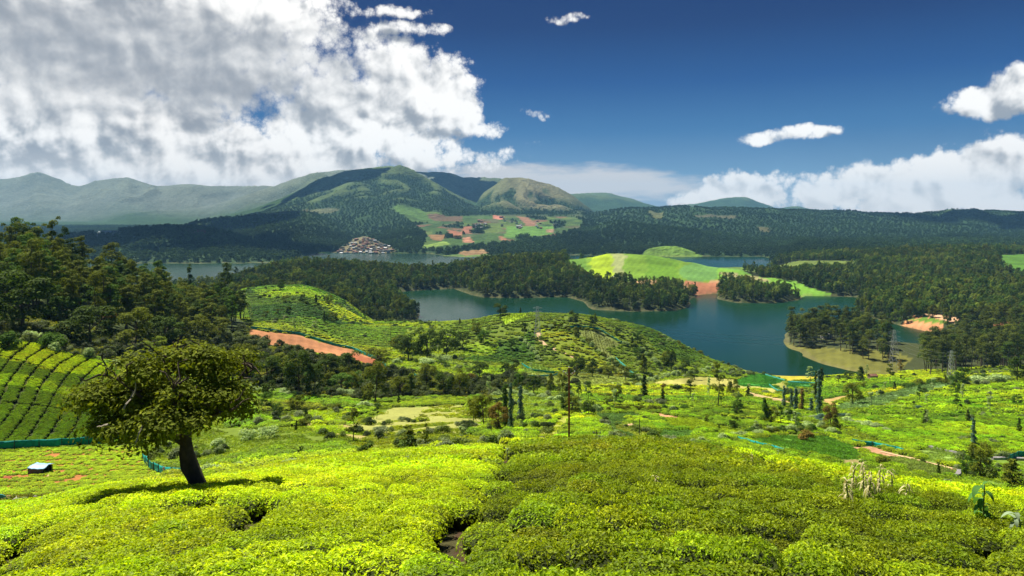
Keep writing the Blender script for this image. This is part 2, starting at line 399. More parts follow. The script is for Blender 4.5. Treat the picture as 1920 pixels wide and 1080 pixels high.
def mountains():
    sub = np.s_[np.searchsorted(DD, 1500):, :]
    X, Y, PX = XG[sub], YG[sub], PXG[sub]
    ds = np.interp(PX, [-600, 200, 500, 545, 575, 600, 800, 832, 880, 920, 1200, 1215, 1430, 1445, 1470, 2400],
                   [1690, 1690, 1700, 1760, 2050, 2180, 2140, 1960, 1900, 2000, 2030, 1975, 1985, 1900, 1500, 1500])
    ds = ds + fbm(PX / 25, Y * 0 + 3, 3) * 18
    fan = np.interp(Y, [1500, 2150, 2600, 3200, 3900, 4600], [-119, -118, -88, -50, -10, 20])
    fw = sstep(640, 780, PX) * (1 - sstep(1080, 1180, PX))
    val = np.interp(Y, [1500, 2200, 4000, 7000, 15000], [-118, -112, -95, -60, -40])
    zr = val * (1 - fw) + fan * fw
    for pts, D, Wf, gs in RIDGES:
        p = np.array(pts, float)
        wig = 0 if D < 2500 else fbm(PX / 90 + D, PX * 0 + 1, 3) * D * .035
        crest = pchip(p[:, 0], p[:, 1], np.clip(PX[0], p[0, 0], p[-1, 0]))[None, :]
        rough_ = fbm(PX / 22 + D, PX * 0 + .3, 3) * (1.3 if D > 2500 else 0.4)
        H = (HY - crest - rough_) * D / F
        t = (D + wig - Y) / Wf
        t = np.where(t < 0, -t * 1.6, t)
        base = -118.0
        tt = np.clip(t, 0, 1)
        g = (1 - tt) ** 1.2 * (1 + .35 * tt * (1 - tt))
        fade = sstep(p[0, 0] - 1, p[0, 0] + 60, PX) * (1 - sstep(p[-1, 0] - 60, p[-1, 0] + 1, PX)) if D > 2500 else sstep(p[0, 0] - 1, p[0, 0] + 20, PX) * (1 - sstep(p[-1, 0] - 20, p[-1, 0] + 1, PX))
        sc_ = D / 5200.0
        warp = fbm(X / (700 * sc_), Y / (700 * sc_), 3)
        gul = ridged(X / (520 * sc_) + warp * 1.1 + .25 * Y / (520 * sc_), Y / (2400 * sc_) + warp * .4, 4)
        env = np.clip(tt * 5, 0, 1) * (1 - tt) ** .6
        z = base + (H - base) * g * (1 + 1.9 * gs * (gul - .1) * env)
        z = z + fbm(X / (160 * sc_), Y / (160 * sc_), 4) * 12 * sc_ * env * (1 if gs > 0 else 0)
        z = np.where((fade > 0.001) & (t < 1), base + (z - base) * fade, -1e4)
        zr = np.maximum(zr, z)
    ln = sstep(-20, 160, Y - ds)
    zz = -127 + ln * (zr + 127)
    zz = np.where(Y < ds - 25, -127, zz)
    Z[sub] = np.maximum(Z[sub], zz)
mountains()

LOGD = np.log(DD)
def height(x, y):
    x = np.asarray(x, float); y = np.asarray(y, float)
    u = x / y
    fu = np.clip((u - U[0]) / (U[1] - U[0]), 0, NU - 1.001); iu = fu.astype(int); fu = fu - iu
    fr = np.interp(np.log(y), LOGD, np.arange(NR)); fr = np.clip(fr, 0, NR - 1.001); ir = fr.astype(int); fr = fr - ir
    return (Z[ir, iu] * (1 - fu) + Z[ir, iu + 1] * fu) * (1 - fr) + (Z[ir + 1, iu] * (1 - fu) + Z[ir + 1, iu + 1] * fu) * fr
_dm = np.exp(np.linspace(math.log(3), math.log(11000), 3600))
def hit(px, py, dmin=3.0, dmax=1e9):
    """First ground point seen through a photograph pixel."""
    u = (px - 960) / F
    h = height(u * _dm, _dm)
    ray = -(py - HY) / F * _dm
    ok = np.where((h >= ray) & (_dm >= dmin))[0]
    if len(ok) == 0 or _dm[ok[0]] > dmax:
        d = min(dmax, 11000) if len(ok) else dmin
        return (u * d, d, float(height(u * d, d)))
    i = ok[0]; d = _dm[i]
    if i > 0 and _dm[i - 1] >= dmin:
        a = ray[i - 1] - h[i - 1]; b = h[i] - ray[i]
        d = _dm[i - 1] + (d - _dm[i - 1]) * (a / (a + b + 1e-9))
    return (u * d, d, float(height(u * d, d)))
def hits(pts, dmin=3.0, dmax=1e9):
    return [hit(px, py, dmin, dmax)[:2] for px, py in pts]

# ------------------------------------------------------------------ unseen clouds added above the frame to cast shade on the hills
def shade_cloud_body(cx, cy, cz, rx, ry, rz, seed):
    import bmesh
    r = np.random.default_rng(seed)
    bm = bmesh.new()
    for i in range(46):
        a = r.uniform(0, 6.28); q = math.sqrt(r.random())
        s_ = r.uniform(.16, .34) * (1.15 - .6 * q)
        m_ = bmesh.ops.create_icosphere(bm, subdivisions=3, radius=1.0)
        off_ = Vector((math.cos(a) * q * rx, math.sin(a) * q * ry, (r.random() ** 1.5) * rz * (1 - q * .6)))
        for v in m_['verts']:
            n_ = v.co.normalized(); b_ = 1 + .16 * math.sin(n_.x * 7 + i) * math.cos(n_.y * 6 + i * 2) + .08 * math.sin(n_.z * 13 + i)
            v.co = Vector((n_.x * s_ * rx * b_, n_.y * s_ * ry * b_, n_.z * s_ * rz * 1.6 * b_ * (1 if n_.z > 0 else .4))) + off_
    me = bpy.data.meshes.new("cloud"); bm.to_mesh(me); bm.free()
    me.polygons.foreach_set("use_smooth", [True] * len(me.polygons))
    if "cloud_white" not in bpy.data.materials:
        cm = bpy.data.materials.new("cloud_white"); cm.use_nodes = True
        b_ = cm.node_tree.nodes['Principled BSDF']; b_.inputs['Base Color'].default_value = (.85, .86, .88, 1); b_.inputs['Roughness'].default_value = 1
        b_.inputs['Specular IOR Level'].default_value = 0
    me.materials.append(bpy.data.materials["cloud_white"])
    o = bpy.data.objects.new("cloud", me); COL.objects.link(o); o.location = (cx, cy, cz); o['kind'] = 'structure'
def shade_at(px, d, alt, rx, ry, rz, seed):
    x_ = (px - 960) / F * d; t = (alt + 100) / _sv.z
    shade_cloud_body(x_ + _sv.x * t, d + _sv.y * t, alt, rx, ry, rz, seed)

# ------------------------------------------------------------------ fields: what grows where
T_NONE, T_TEA, T_ROWS, T_FOREST, T_SCRUB, T_CROP, T_YOUNG, T_PATCH, T_WOOD = range(9)
BR = (.30, .40, .012); BG = (.22, .34, .014); MG = (.14, .245, .014); DG_ = (.075, .15, .014); OL = (.15, .17, .025)
SOIL = (.42, .165, .06); SOILD = (.16, .06, .03); KH = (.34, .30, .09)
FIELDS = [   # polygon in photograph px, dmin, dmax, type, ground colour, plant tint
    # mid ground base tints
    ([(-700, 640), (0, 632), (130, 668), (215, 690), (260, 740), (250, 835), (0, 842), (-700, 842)], 100, 230, T_ROWS, (.04, .055, .012), (.115, .205, .012)),
    ([(-700, 640), (0, 634), (100, 662), (195, 682), (215, 700), (180, 712), (90, 700), (0, 676), (-700, 676)], 100, 230, T_ROWS, (.09, .10, .015), BR),
    ([(-100, 695), (0, 700), (90, 722), (170, 742), (150, 752), (60, 735), (0, 722), (-100, 720)], 100, 230, T_ROWS, (.08, .09, .015), BG),
    ([(-700, 936), (-200, 935), (0, 932), (60, 940), (140, 945), (250, 908), (335, 892), (290, 872), (275, 852), (235, 838), (100, 842), (0, 850), (-700, 850)], 60, 140, T_YOUNG, (.36, .15, .045), (.30, .42, .014)),
    ([(-700, 960), (0, 958), (50, 952), (110, 945), (100, 930), (0, 928), (-700, 930)], 35, 100, T_SCRUB, (.22, .16, .08), OL),
    ([(380, 640), (470, 625), (600, 668), (700, 690), (760, 705), (900, 712), (1000, 700), (1100, 690), (1190, 705), (1180, 720), (1000, 722), (900, 745), (760, 748), (620, 745), (560, 742), (470, 722), (420, 700), (340, 665)], 180, 460, T_WOOD, (.07, .10, .02), OL),
    ([(-700, 560), (0, 560), (220, 560), (400, 600), (470, 612), (470, 650), (400, 690), (250, 690), (150, 672), (0, 640), (-700, 640)], 165, 420, T_WOOD, (.05, .08, .018), OL),
    ([(-700, 300), (0, 520), (200, 555), (330, 560), (430, 575), (462, 606), (430, 625), (330, 630), (200, 620), (0, 585), (-700, 585)], 215, 430, T_FOREST, (.05, .07, .02), OL),
    ([(455, 548), (530, 530), (600, 543), (650, 572), (700, 608), (610, 606), (470, 604)], 380, 860, T_TEA, (.07, .12, .02), (.07, .14, .014)),
    ([(470, 545), (530, 531), (600, 543), (640, 566), (590, 562), (540, 556), (500, 560)], 380, 860, T_TEA, (.2, .3, .02), BG),
    ([(600, 566), (640, 570), (690, 604), (640, 604)], 380, 860, T_TEA, (.2, .3, .02), BR),
    ([(470, 610), (600, 600), (700, 612), (760, 608), (770, 640), (700, 668), (600, 645), (480, 625)], 260, 800, T_TEA, (.17, .24, .02), (.22, .30, .02)),
    ([(468, 617), (560, 628), (660, 655), (712, 676), (724, 692), (700, 690), (640, 672), (560, 655), (480, 641), (470, 636)], 240, 420, T_NONE, (.38, .17, .075), OL),
    ([(660, 662), (712, 676), (724, 692), (700, 690), (650, 674)], 240, 420, T_NONE, (.30, .10, .045), OL),
    # knoll
    ([(840, 612), (880, 600), (1000, 583), (1100, 588), (1200, 606), (1320, 640), (1366, 665), (1350, 690), (1230, 702), (1100, 690), (1000, 690), (870, 682), (850, 650)], 380, 720, T_TEA, (.12, .17, .02), (.15, .22, .015)),
    ([(928, 640), (1005, 622), (1008, 680), (862, 678), (905, 655)], 380, 720, T_TEA, (.06, .12, .015), (.07, .15, .014)),
    ([(868, 644), (926, 640), (930, 655), (912, 668), (868, 668)], 380, 720, T_TEA, (.2, .3, .02), BG),
    ([(935, 600), (990, 587), (990, 595), (940, 606)], 380, 720, T_CROP, (.26, .38, .015), BR),
    ([(1015, 622), (1060, 620), (1100, 650), (1160, 695), (1090, 690), (1040, 655)], 380, 720, T_TEA, (.17, .22, .02), (.26, .30, .015)),
    ([(1070, 617), (1100, 616), (1124, 620), (1167, 646), (1134, 653), (1158, 674), (1190, 703), (1172, 703), (1130, 668), (1098, 640)], 380, 720, T_CROP, (.22, .26, .07), OL),
    ([(1180, 610), (1240, 618), (1340, 660), (1290, 682), (1230, 655)], 380, 720, T_TEA, (.08, .15, .015), (.10, .18, .014)),
    ([(975, 685), (1005, 680), (1030, 690), (1040, 706), (985, 700)], 300, 470, T_CROP, (.18, .28, .04), OL),
    ([(985, 700), (1050, 700), (1130, 704), (1230, 712), (1225, 722), (1100, 722), (990, 716)], 300, 470, T_CROP, (.26, .32, .08), OL),
    ([(1220, 716), (1290, 706), (1440, 706), (1460, 735), (1400, 738), (1370, 728), (1240, 726)], 300, 470, T_NONE, (.34, .32, .08), OL),
    # valley floor between crest and knoll
    ([(430, 745), (560, 742), (690, 752), (700, 775), (600, 800), (470, 830), (420, 800)], 130, 260, T_TEA, (.16, .22, .02), BG),
    ([(470, 755), (600, 760), (640, 768), (560, 785), (490, 780)], 130, 260, T_TEA, (.1, .14, .02), (.17, .22, .015)),
    ([(640, 790), (740, 765), (870, 760), (900, 790), (880, 815), (760, 822), (690, 812)], 100, 240, T_PATCH, (.30, .31, .08), (.20, .26, .02)),
    ([(560, 790), (640, 792), (700, 815), (690, 826), (600, 812)], 100, 240, T_PATCH, (.33, .28, .09), BG),
    ([(580, 770), (650, 768), (655, 795), (600, 800), (575, 790)], 100, 240, T_TEA, (.14, .2, .02), BR),
    ([(690, 812), (760, 815), (880, 815), (960, 835), (700, 858), (640, 845)], 66, 240, T_SCRUB, (.17, .20, .03), (.19, .24, .02)),
    ([(900, 745), (1080, 725), (1110, 790), (1000, 790), (960, 800), (930, 760)], 120, 320, T_SCRUB, (.16, .24, .05), (.19, .27, .05)),
    ([(1075, 722), (1180, 718), (1440, 732), (1470, 760), (1450, 790), (1380, 768), (1200, 770), (1095, 765)], 190, 420, T_TEA, (.2, .28, .02), (.28, .36, .015)),
    ([(940, 846), (960, 800), (1050, 775), (1110, 778), (1200, 838), (1100, 840)], 64, 240, T_TEA, (.22, .28, .02), BR),
    ([(985, 838), (1010, 815), (1045, 785), (1075, 780), (1050, 815), (1030, 838)], 64, 240, T_PATCH, (.30, .32, .05), (.24, .30, .02)),
    ([(1100, 770), (1115, 762), (1190, 800), (1300, 838), (1260, 850), (1200, 842)], 70, 240, T_SCRUB, (.15, .2, .05), (.2, .25, .06)),
    ([(1112, 776), (1190, 774), (1212, 787), (1150, 800), (1180, 812), (1230, 832), (1190, 836)], 70, 240, T_CROP, (.13, .24, .06), OL),
    ([(1200, 771), (1240, 773), (1285, 784), (1235, 782), (1205, 777)], 100, 300, T_NONE, (.50, .26, .13), OL),
    ([(1175, 784), (1235, 782), (1300, 783), (1390, 795), (1370, 802), (1300, 806), (1230, 806)], 100, 300, T_CROP, (.27, .37, .015), BR),
    ([(1175, 784), (1240, 784), (1265, 803), (1230, 806)], 100, 300, T_TEA, (.15, .28, .015), BG),
    ([(1222, 808), (1290, 807), (1312, 822), (1290, 828), (1250, 830)], 70, 300, T_CROP, (.12, .24, .05), OL),
    ([(1290, 770), (1440, 780), (1470, 800), (1380, 806), (1300, 783)], 100, 350, T_TEA, (.16, .22, .02), (.2, .28, .015)),
    ([(1400, 828), (1450, 818), (1560, 820), (1625, 846), (1620, 862), (1560, 862), (1470, 848)], 70, 300, T_CROP, (.10, .235, .02), OL),
    ([(1560, 862), (1620, 862), (1640, 888), (1590, 878)], 60, 300, T_NONE, (.34, .28, .10), OL),
    # lake edge fields
    ([(1372, 716), (1400, 706), (1428, 702), (1470, 714), (1444, 722), (1470, 744), (1440, 742), (1400, 732)], 400, 620, T_CROP, (.05, .22, .03), OL),
    ([(1372, 716), (1400, 706), (1428, 702), (1440, 722), (1400, 722)], 400, 620, T_CROP, (.08, .27, .035), OL),
    ([(1440, 703), (1540, 703), (1545, 712), (1475, 714)], 400, 620, T_CROP, (.40, .34, .03), OL),
    ([(1446, 722), (1470, 714), (1480, 735), (1470, 744)], 400, 620, T_CROP, (.30, .30, .06), OL),
    ([(1476, 715), (1530, 717), (1530, 728), (1480, 728)], 400, 620, T_CROP, (.06, .22, .05), OL),
    ([(1415, 745), (1385, 730), (1440, 744), (1470, 748), (1490, 760), (1470, 765)], 300, 620, T_NONE, (.46, .33, .16), OL),
    ([(1530, 712), (1680, 708), (1720, 712), (1660, 735), (1545, 758), (1535, 735)], 250, 560, T_TEA, (.14, .26, .02), (.17, .29, .015)),
    ([(1545, 712), (1600, 712), (1600, 725), (1548, 726)], 250, 560, T_TEA, (.2, .3, .02), BG),
    ([(1542, 750), (1600, 740), (1610, 746), (1560, 762)], 200, 500, T_NONE, (.42, .28, .10), OL),
    ([(1560, 760), (1600, 742), (1745, 712), (1748, 716), (1640, 742), (1575, 762)], 200, 560, T_TEA, (.26, .34, .02), (.32, .38, .015)),
    ([(1566, 762), (1640, 744), (1745, 718), (1805, 711), (1795, 720), (1745, 733), (1700, 745), (1640, 766), (1590, 772)], 180, 560, T_CROP, (.19, .31, .11), OL),
    # right hand slope
    ([(1580, 790), (1650, 768), (1750, 736), (1850, 722), (1960, 716), (2500, 700), (2500, 860), (1920, 856), (1850, 836), (1795, 846), (1720, 838), (1660, 830)], 90, 480, T_TEA, (.16, .24, .015), (.24, .36, .013)),
    ([(1640, 800), (1720, 790), (1830, 765), (1900, 775), (1830, 785), (1760, 800), (1700, 815)], 90, 480, T_TEA, (.12, .18, .015), (.15, .25, .014)),
    ([(1450, 790), (1560, 800), (1600, 830), (1560, 820), (1460, 806)], 90, 480, T_TEA, (.25, .33, .015), BR),
    ([(1600, 840), (1640, 838), (1700, 856), (1800, 880), (1795, 890), (1690, 868), (1640, 852)], 80, 300, T_NONE, (.44, .24, .13), OL),
    ([(1722, 850), (1734, 837), (1795, 850), (1797, 876), (1725, 860)], 80, 300, T_CROP, (.21, .31, .06), OL),
    ([(1640, 852), (1715, 862), (1797, 884), (1790, 900), (1700, 890)], 70, 300, T_CROP, (.21, .29, .06), OL),
    ([(1795, 850), (2500, 860), (2500, 935), (1920, 940), (1800, 905)], 66, 200, T_SCRUB, (.15, .24, .03), (.17, .27, .03)),
    # foreground
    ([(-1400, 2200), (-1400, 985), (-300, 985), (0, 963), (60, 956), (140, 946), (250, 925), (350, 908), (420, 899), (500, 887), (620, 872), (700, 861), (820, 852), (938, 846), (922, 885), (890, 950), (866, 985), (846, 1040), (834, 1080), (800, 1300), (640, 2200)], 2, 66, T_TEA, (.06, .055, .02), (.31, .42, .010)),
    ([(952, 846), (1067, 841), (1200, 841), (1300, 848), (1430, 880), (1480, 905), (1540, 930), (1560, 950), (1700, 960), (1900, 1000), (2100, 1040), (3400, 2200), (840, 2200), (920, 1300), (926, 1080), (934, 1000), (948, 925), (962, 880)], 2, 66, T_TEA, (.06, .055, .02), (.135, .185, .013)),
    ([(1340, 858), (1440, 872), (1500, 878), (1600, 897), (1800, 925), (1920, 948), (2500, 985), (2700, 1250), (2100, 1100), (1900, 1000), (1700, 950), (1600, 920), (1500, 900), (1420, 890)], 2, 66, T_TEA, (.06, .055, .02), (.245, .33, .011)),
    ([(939, 842), (961, 846), (960, 885), (944, 930), (928, 1000), (912, 1080), (893, 1300), (803, 2200), (657, 2200), (817, 1300), (845, 1080), (869, 985), (893, 940), (925, 885)], 2, 66, T_NONE, (.06, .035, .02), OL),
    ([(1530, 925), (1600, 925), (1610, 940), (1560, 948)], 2, 66, T_NONE, (.45, .18, .07), OL),
    ([(1415, 872), (1450, 872), (1455, 900), (1425, 902)], 2, 66, T_NONE, (.48, .25, .11), OL),
]
# landmasses round the lake
FIELDS_FAR = [
    (M1, T_FOREST, (.035, .045, .014)), (M3, T_FOREST, (.03, .042, .014)), (M4, T_FOREST, (.05, .06, .02)),
]
FIELDS2 = [
    ([(1062, 476), (1160, 470), (1230, 472), (1290, 486), (1402, 505), (1395, 522), (1340, 528), (1150, 530), (1100, 518), (1066, 500)], 1000, 1480, T_CROP, (.13, .23, .02), OL),
    ([(1062, 476), (1098, 474), (1100, 518), (1066, 500)], 1000, 1480, T_CROP, (.09, .18, .02), OL),
    ([(1100, 474), (1148, 472), (1150, 528), (1110, 520)], 1000, 1480, T_CROP, (.26, .36, .015), OL),
    ([(1148, 470), (1168, 470), (1175, 530), (1150, 530)], 1000, 1480, T_CROP, (.24, .27, .10), OL),
    ([(1210, 478), (1262, 482), (1275, 526), (1212, 528)], 1000, 1480, T_CROP, (.10, .20, .015), OL),
    ([(1275, 500), (1400, 506), (1395, 522), (1290, 526), (1277, 520)], 1000, 1480, T_CROP, (.11, .23, .05), OL),
    ([(1180, 528), (1345, 524), (1350, 535), (1346, 549), (1292, 549), (1290, 540), (1200, 536)], 1000, 1300, T_NONE, (.30, .19, .09), OL),
    ([(1290, 530), (1346, 528), (1346, 549), (1292, 549)], 1000, 1300, T_NONE, (.34, .14, .07), OL),
    ([(1345, 503), (1400, 512), (1460, 522), (1520, 540), (1560, 555), (1500, 556), (1440, 543), (1395, 530), (1350, 524)], 1000, 1480, T_CROP, (.14, .29, .03), OL),
    ([(1350, 512), (1420, 518), (1440, 526), (1380, 524)], 1000, 1480, T_CROP, (.26, .24, .10), OL),
    ([(1440, 492), (1460, 490), (1640, 490), (1600, 500), (1440, 512), (1380, 506)], 1200, 1650, T_CROP, (.11, .15, .03), OL),
    ([(1200, 486), (1214, 466), (1235, 460), (1262, 459), (1292, 466), (1322, 484)], 1950, 2200, T_CROP, (.11, .19, .03), OL),
    ([(1865, 478), (1930, 476), (1930, 520), (1880, 515)], 900, 1700, T_CROP, (.07, .16, .02), OL),
    # peninsula beach and the red banks of the creek
    ([(1455, 636), (1480, 645), (1530, 652), (1610, 655), (1690, 664), (1716, 676), (1700, 690), (1680, 703), (1640, 704), (1540, 688), (1490, 668), (1462, 650)], 500, 700, T_NONE, (.125, .125, .024), OL),
    ([(1684, 618), (1715, 595), (1770, 596), (1762, 622), (1735, 625), (1700, 616)], 700, 900, T_NONE, (.48, .22, .10), OL),
    ([(1728, 588), (1770, 590), (1812, 600), (1800, 606), (1760, 598)], 700, 1000, T_NONE, (.50, .30, .17), OL),
    ([(1700, 604), (1735, 594), (1790, 605), (1760, 606)], 700, 1000, T_CROP, (.10, .18, .02), OL),
    ([(1855, 604), (1930, 600), (1930, 612), (1860, 612)], 600, 1000, T_NONE, (.48, .18, .09), OL),
]
FT = np.full(Z.shape, T_SCRUB, np.int8)
FC = np.zeros(Z.shape + (3,), np.float32)
TI = np.zeros(Z.shape + (3,), np.float32)
FC[:] = (.14, .20, .022); TI[:] = (.21, .30, .016)
nA = fbm(XG / 35, YG / 35, 4)
pat = sstep(-.1, .25, nA)[..., None]
TI[:] = (.25, .34, .013) + pat * (np.array((.15, .22, .02)) - np.array((.25, .34, .013)))
FT[nA < -.02] = T_TEA
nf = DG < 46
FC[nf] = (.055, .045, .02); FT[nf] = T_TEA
def paint(poly_xy, t, c, tint, d0=0, d1=1e9):
    p = np.array(poly_xy)
    r0 = np.searchsorted(DD, max(p[:, 1].min() - 1, 2)); r1 = min(NR, np.searchsorted(DD, p[:, 1].max() + 1) + 1)
    uu = p[:, 0] / p[:, 1]
    c0 = max(0, np.searchsorted(U, uu.min()) - 2); c1 = min(NU, np.searchsorted(U, uu.max()) + 2)
    s = np.s_[r0:r1, c0:c1]
    ww = np.clip(YG[s] * .006, .15, 5)      # field borders are ragged, not ruled
    k = inpoly(p, XG[s] + fbm(XG[s] / (ww * 5), YG[s] / (ww * 5), 3) * ww * 1.6, YG[s] + fbm(XG[s] / (ww * 5) + 40, YG[s] / (ww * 5), 3) * ww * 2)
    FT[s][k] = t; FC[s][k] = c; TI[s][k] = tint
far = DG > 740
FT[far] = T_FOREST; FC[far] = (.03, .042, .015)
for poly, t, c in FIELDS_FAR:
    if poly is M1: paint([p for p in poly], t, c, OL)
    else: paint(poly, t, c, OL)
paint([at(1262, 1290), at(1450, 1290), at(1450, 1600), at(1262, 1600)], T_CROP, (.10, .16, .03), OL)
for poly, d0, d1, t, c, ti in FIELDS: paint(hits(poly, d0, d1), t, c, ti)
for poly, d0, d1, t, c, ti in FIELDS2: paint(hits(poly, d0, d1), t, c, ti)

# the valley is a patchwork: every parcel has its own tea, and weeds grow on the parcel borders
def parcels(d0, d1, n, mults, border, seed, kx=1.0, ang=0.0):
    r = np.random.default_rng(seed)
    s = np.s_[np.searchsorted(DD, d0):np.searchsorted(DD, d1), :]
    X, Y = XG[s], YG[s]
    X = X + fbm(X / 30, Y / 30, 2) * 5; Y = Y + fbm(X / 30 + 9, Y / 30, 2) * 5
    ca, sa = math.cos(ang), math.sin(ang)
    sy = np.sqrt(r.uniform(d0 ** 2, d1 ** 2, n)); sx = r.uniform(-.8, .8, n) * sy
    b1 = np.full(X.shape, 1e18); b2 = b1.copy(); bi = np.zeros(X.shape, int)
    for i in range(n):
        dx, dy = X - sx[i], Y - sy[i]
        dd = ((dx * ca + dy * sa) * kx) ** 2 + (-dx * sa + dy * ca) ** 2
        k = dd < b1
        b2 = np.where(k, b1, np.minimum(b2, dd)); b1 = np.where(k, dd, b1); bi[k] = i
    edge = np.sqrt(b2) - np.sqrt(b1)
    m_ = np.array(mults)[r.integers(0, len(mults), n)][bi]
    tea = FT[s] == T_TEA
    TI[s][tea] = (TI[s] * m_)[tea]
    FT[s][tea & (edge < border) & (fbm(X / 8, Y / 8, 2) > -.3)] = T_SCRUB
parcels(78, 430, 150, [(1, 1, 1), (.72, .86, 1), (.5, .72, 1.1), (1.1, 1.05, 1), (.82, .9, 1), (.62, .74, 1), (.95, 1, 1)], 1.3, 4, .7)
parcels(430, 700, 46, [(1, 1, 1), (.55, .75, 1), (.85, .92, 1), (1.15, 1.1, 1), (.42, .62, 1)], 2.6, 9, .45, .6)

# mountains: forest in the gullies, grass on the spurs
sB = np.s_[np.searchsorted(DD, 1650):, :]
Zb = Z[sB]
def blur(a, n):
    for ax in (0, 1):
        c = np.cumsum(np.concatenate([np.repeat(a.take([0], ax), n, ax), a, np.repeat(a.take([-1], ax), n, ax)], ax), ax)
        lo = c.take(range(0, c.shape[ax] - 2 * n), ax); hi = c.take(range(2 * n, c.shape[ax]), ax)
        a = (hi - lo) / (2 * n)
    return a
curv = (Zb - blur(Zb, 7)) / (DG[sB] * .006)
nB = fbm(XG[sB] / 420, YG[sB] / 700, 5)
hgt = (Zb + 118) / 400
PB = PXG[sB]; DB = DG[sB]
PY = HY - Zb / DB * F
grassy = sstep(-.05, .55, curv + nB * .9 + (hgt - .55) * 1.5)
grassy = grassy * sstep(2600, 4200, DB)
rocky = np.exp(-((PB - 1010) / 95) ** 2) * sstep(3600, 3900, DB) * (DB < 5400)
grassy = np.clip(grassy + rocky * sstep(-.25, .15, curv + nB * .5), 0, 1)
right = sstep(1080, 1200, PB) * (DB < 5000)
grassy *= (1 - .45 * right)
cf = np.array((.030, .062, .020)); cgm = np.array((.072, .105, .036)); crk = np.array((.15, .14, .075))
gc = cgm + (crk - cgm) * rocky[..., None]
colm = cf + (gc - cf) * grassy[..., None]
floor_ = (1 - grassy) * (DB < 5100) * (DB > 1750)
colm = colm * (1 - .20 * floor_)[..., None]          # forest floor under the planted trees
colm = colm * (1 + .25 * fbm(XG[sB] / 90, YG[sB] / 130, 3)[..., None])
mk = (DG[sB] > 1700) & (FT[sB] == T_FOREST) & (PXG[sB] < 2600)
far_haze = sstep(5800, 7200, DB)[..., None] * sstep(1000, 800, PB)[..., None]
colm = colm * (1 - .7 * far_haze) + np.array((.17, .19, .17)) * .7 * far_haze  # far left peaks greyed in their own colour to stand in for thicker haze
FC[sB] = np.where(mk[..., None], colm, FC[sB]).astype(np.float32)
# terraced patchwork on the far slope (voronoi parcels)
pw = hits([(728, 390), (790, 396), (830, 402), (905, 404), (960, 406), (1095, 408), (1088, 428), (1050, 440), (1000, 452), (930, 456), (880, 462), (838, 470), (790, 468), (800, 440), (770, 415)], 2100, 4600)
pal = [(.055, .10, .028), (.045, .085, .025), (.075, .12, .03), (.035, .07, .022), (.09, .13, .035), (.05, .095, .025), (.14, .085, .05), (.085, .09, .045), (.04, .075, .025), (.06, .10, .03), (.05, .09, .028)]
s = sB; insp = inpoly(pw, XG[s], YG[s])
ix = np.where(insp)
X_, Y_ = XG[s][ix], YG[s][ix]
mn = (X_.min(), Y_.min()); mx = (X_.max(), Y_.max())
nsd = 170
sx = rng.uniform(mn[0], mx[0], nsd); sy = rng.uniform(mn[1], mx[1], nsd)
Xw = X_ + fbm(X_ / 120, Y_ / 120, 2) * 40; Yw = Y_ + fbm(X_ / 120 + 9, Y_ / 120, 2) * 80
best = np.full(X_.shape, 1e18); bi = np.zeros(X_.shape, int)
for i in range(nsd):
    dd = ((Xw - sx[i]) * 1.6) ** 2 + ((Yw - sy[i]) * .55) ** 2
    k = dd < best; best[k] = dd[k]; bi[k] = i
pc = np.array([pal[i] for i in rng.integers(0, len(pal), nsd)])
wood = rng.random(nsd) < .16
pc[wood] = (.02, .042, .018)
FC[s[0], :][ix] = pc[bi]
ftb = FT[s[0], :]; ftb[ix] = np.where(wood[bi], T_FOREST, T_CROP)
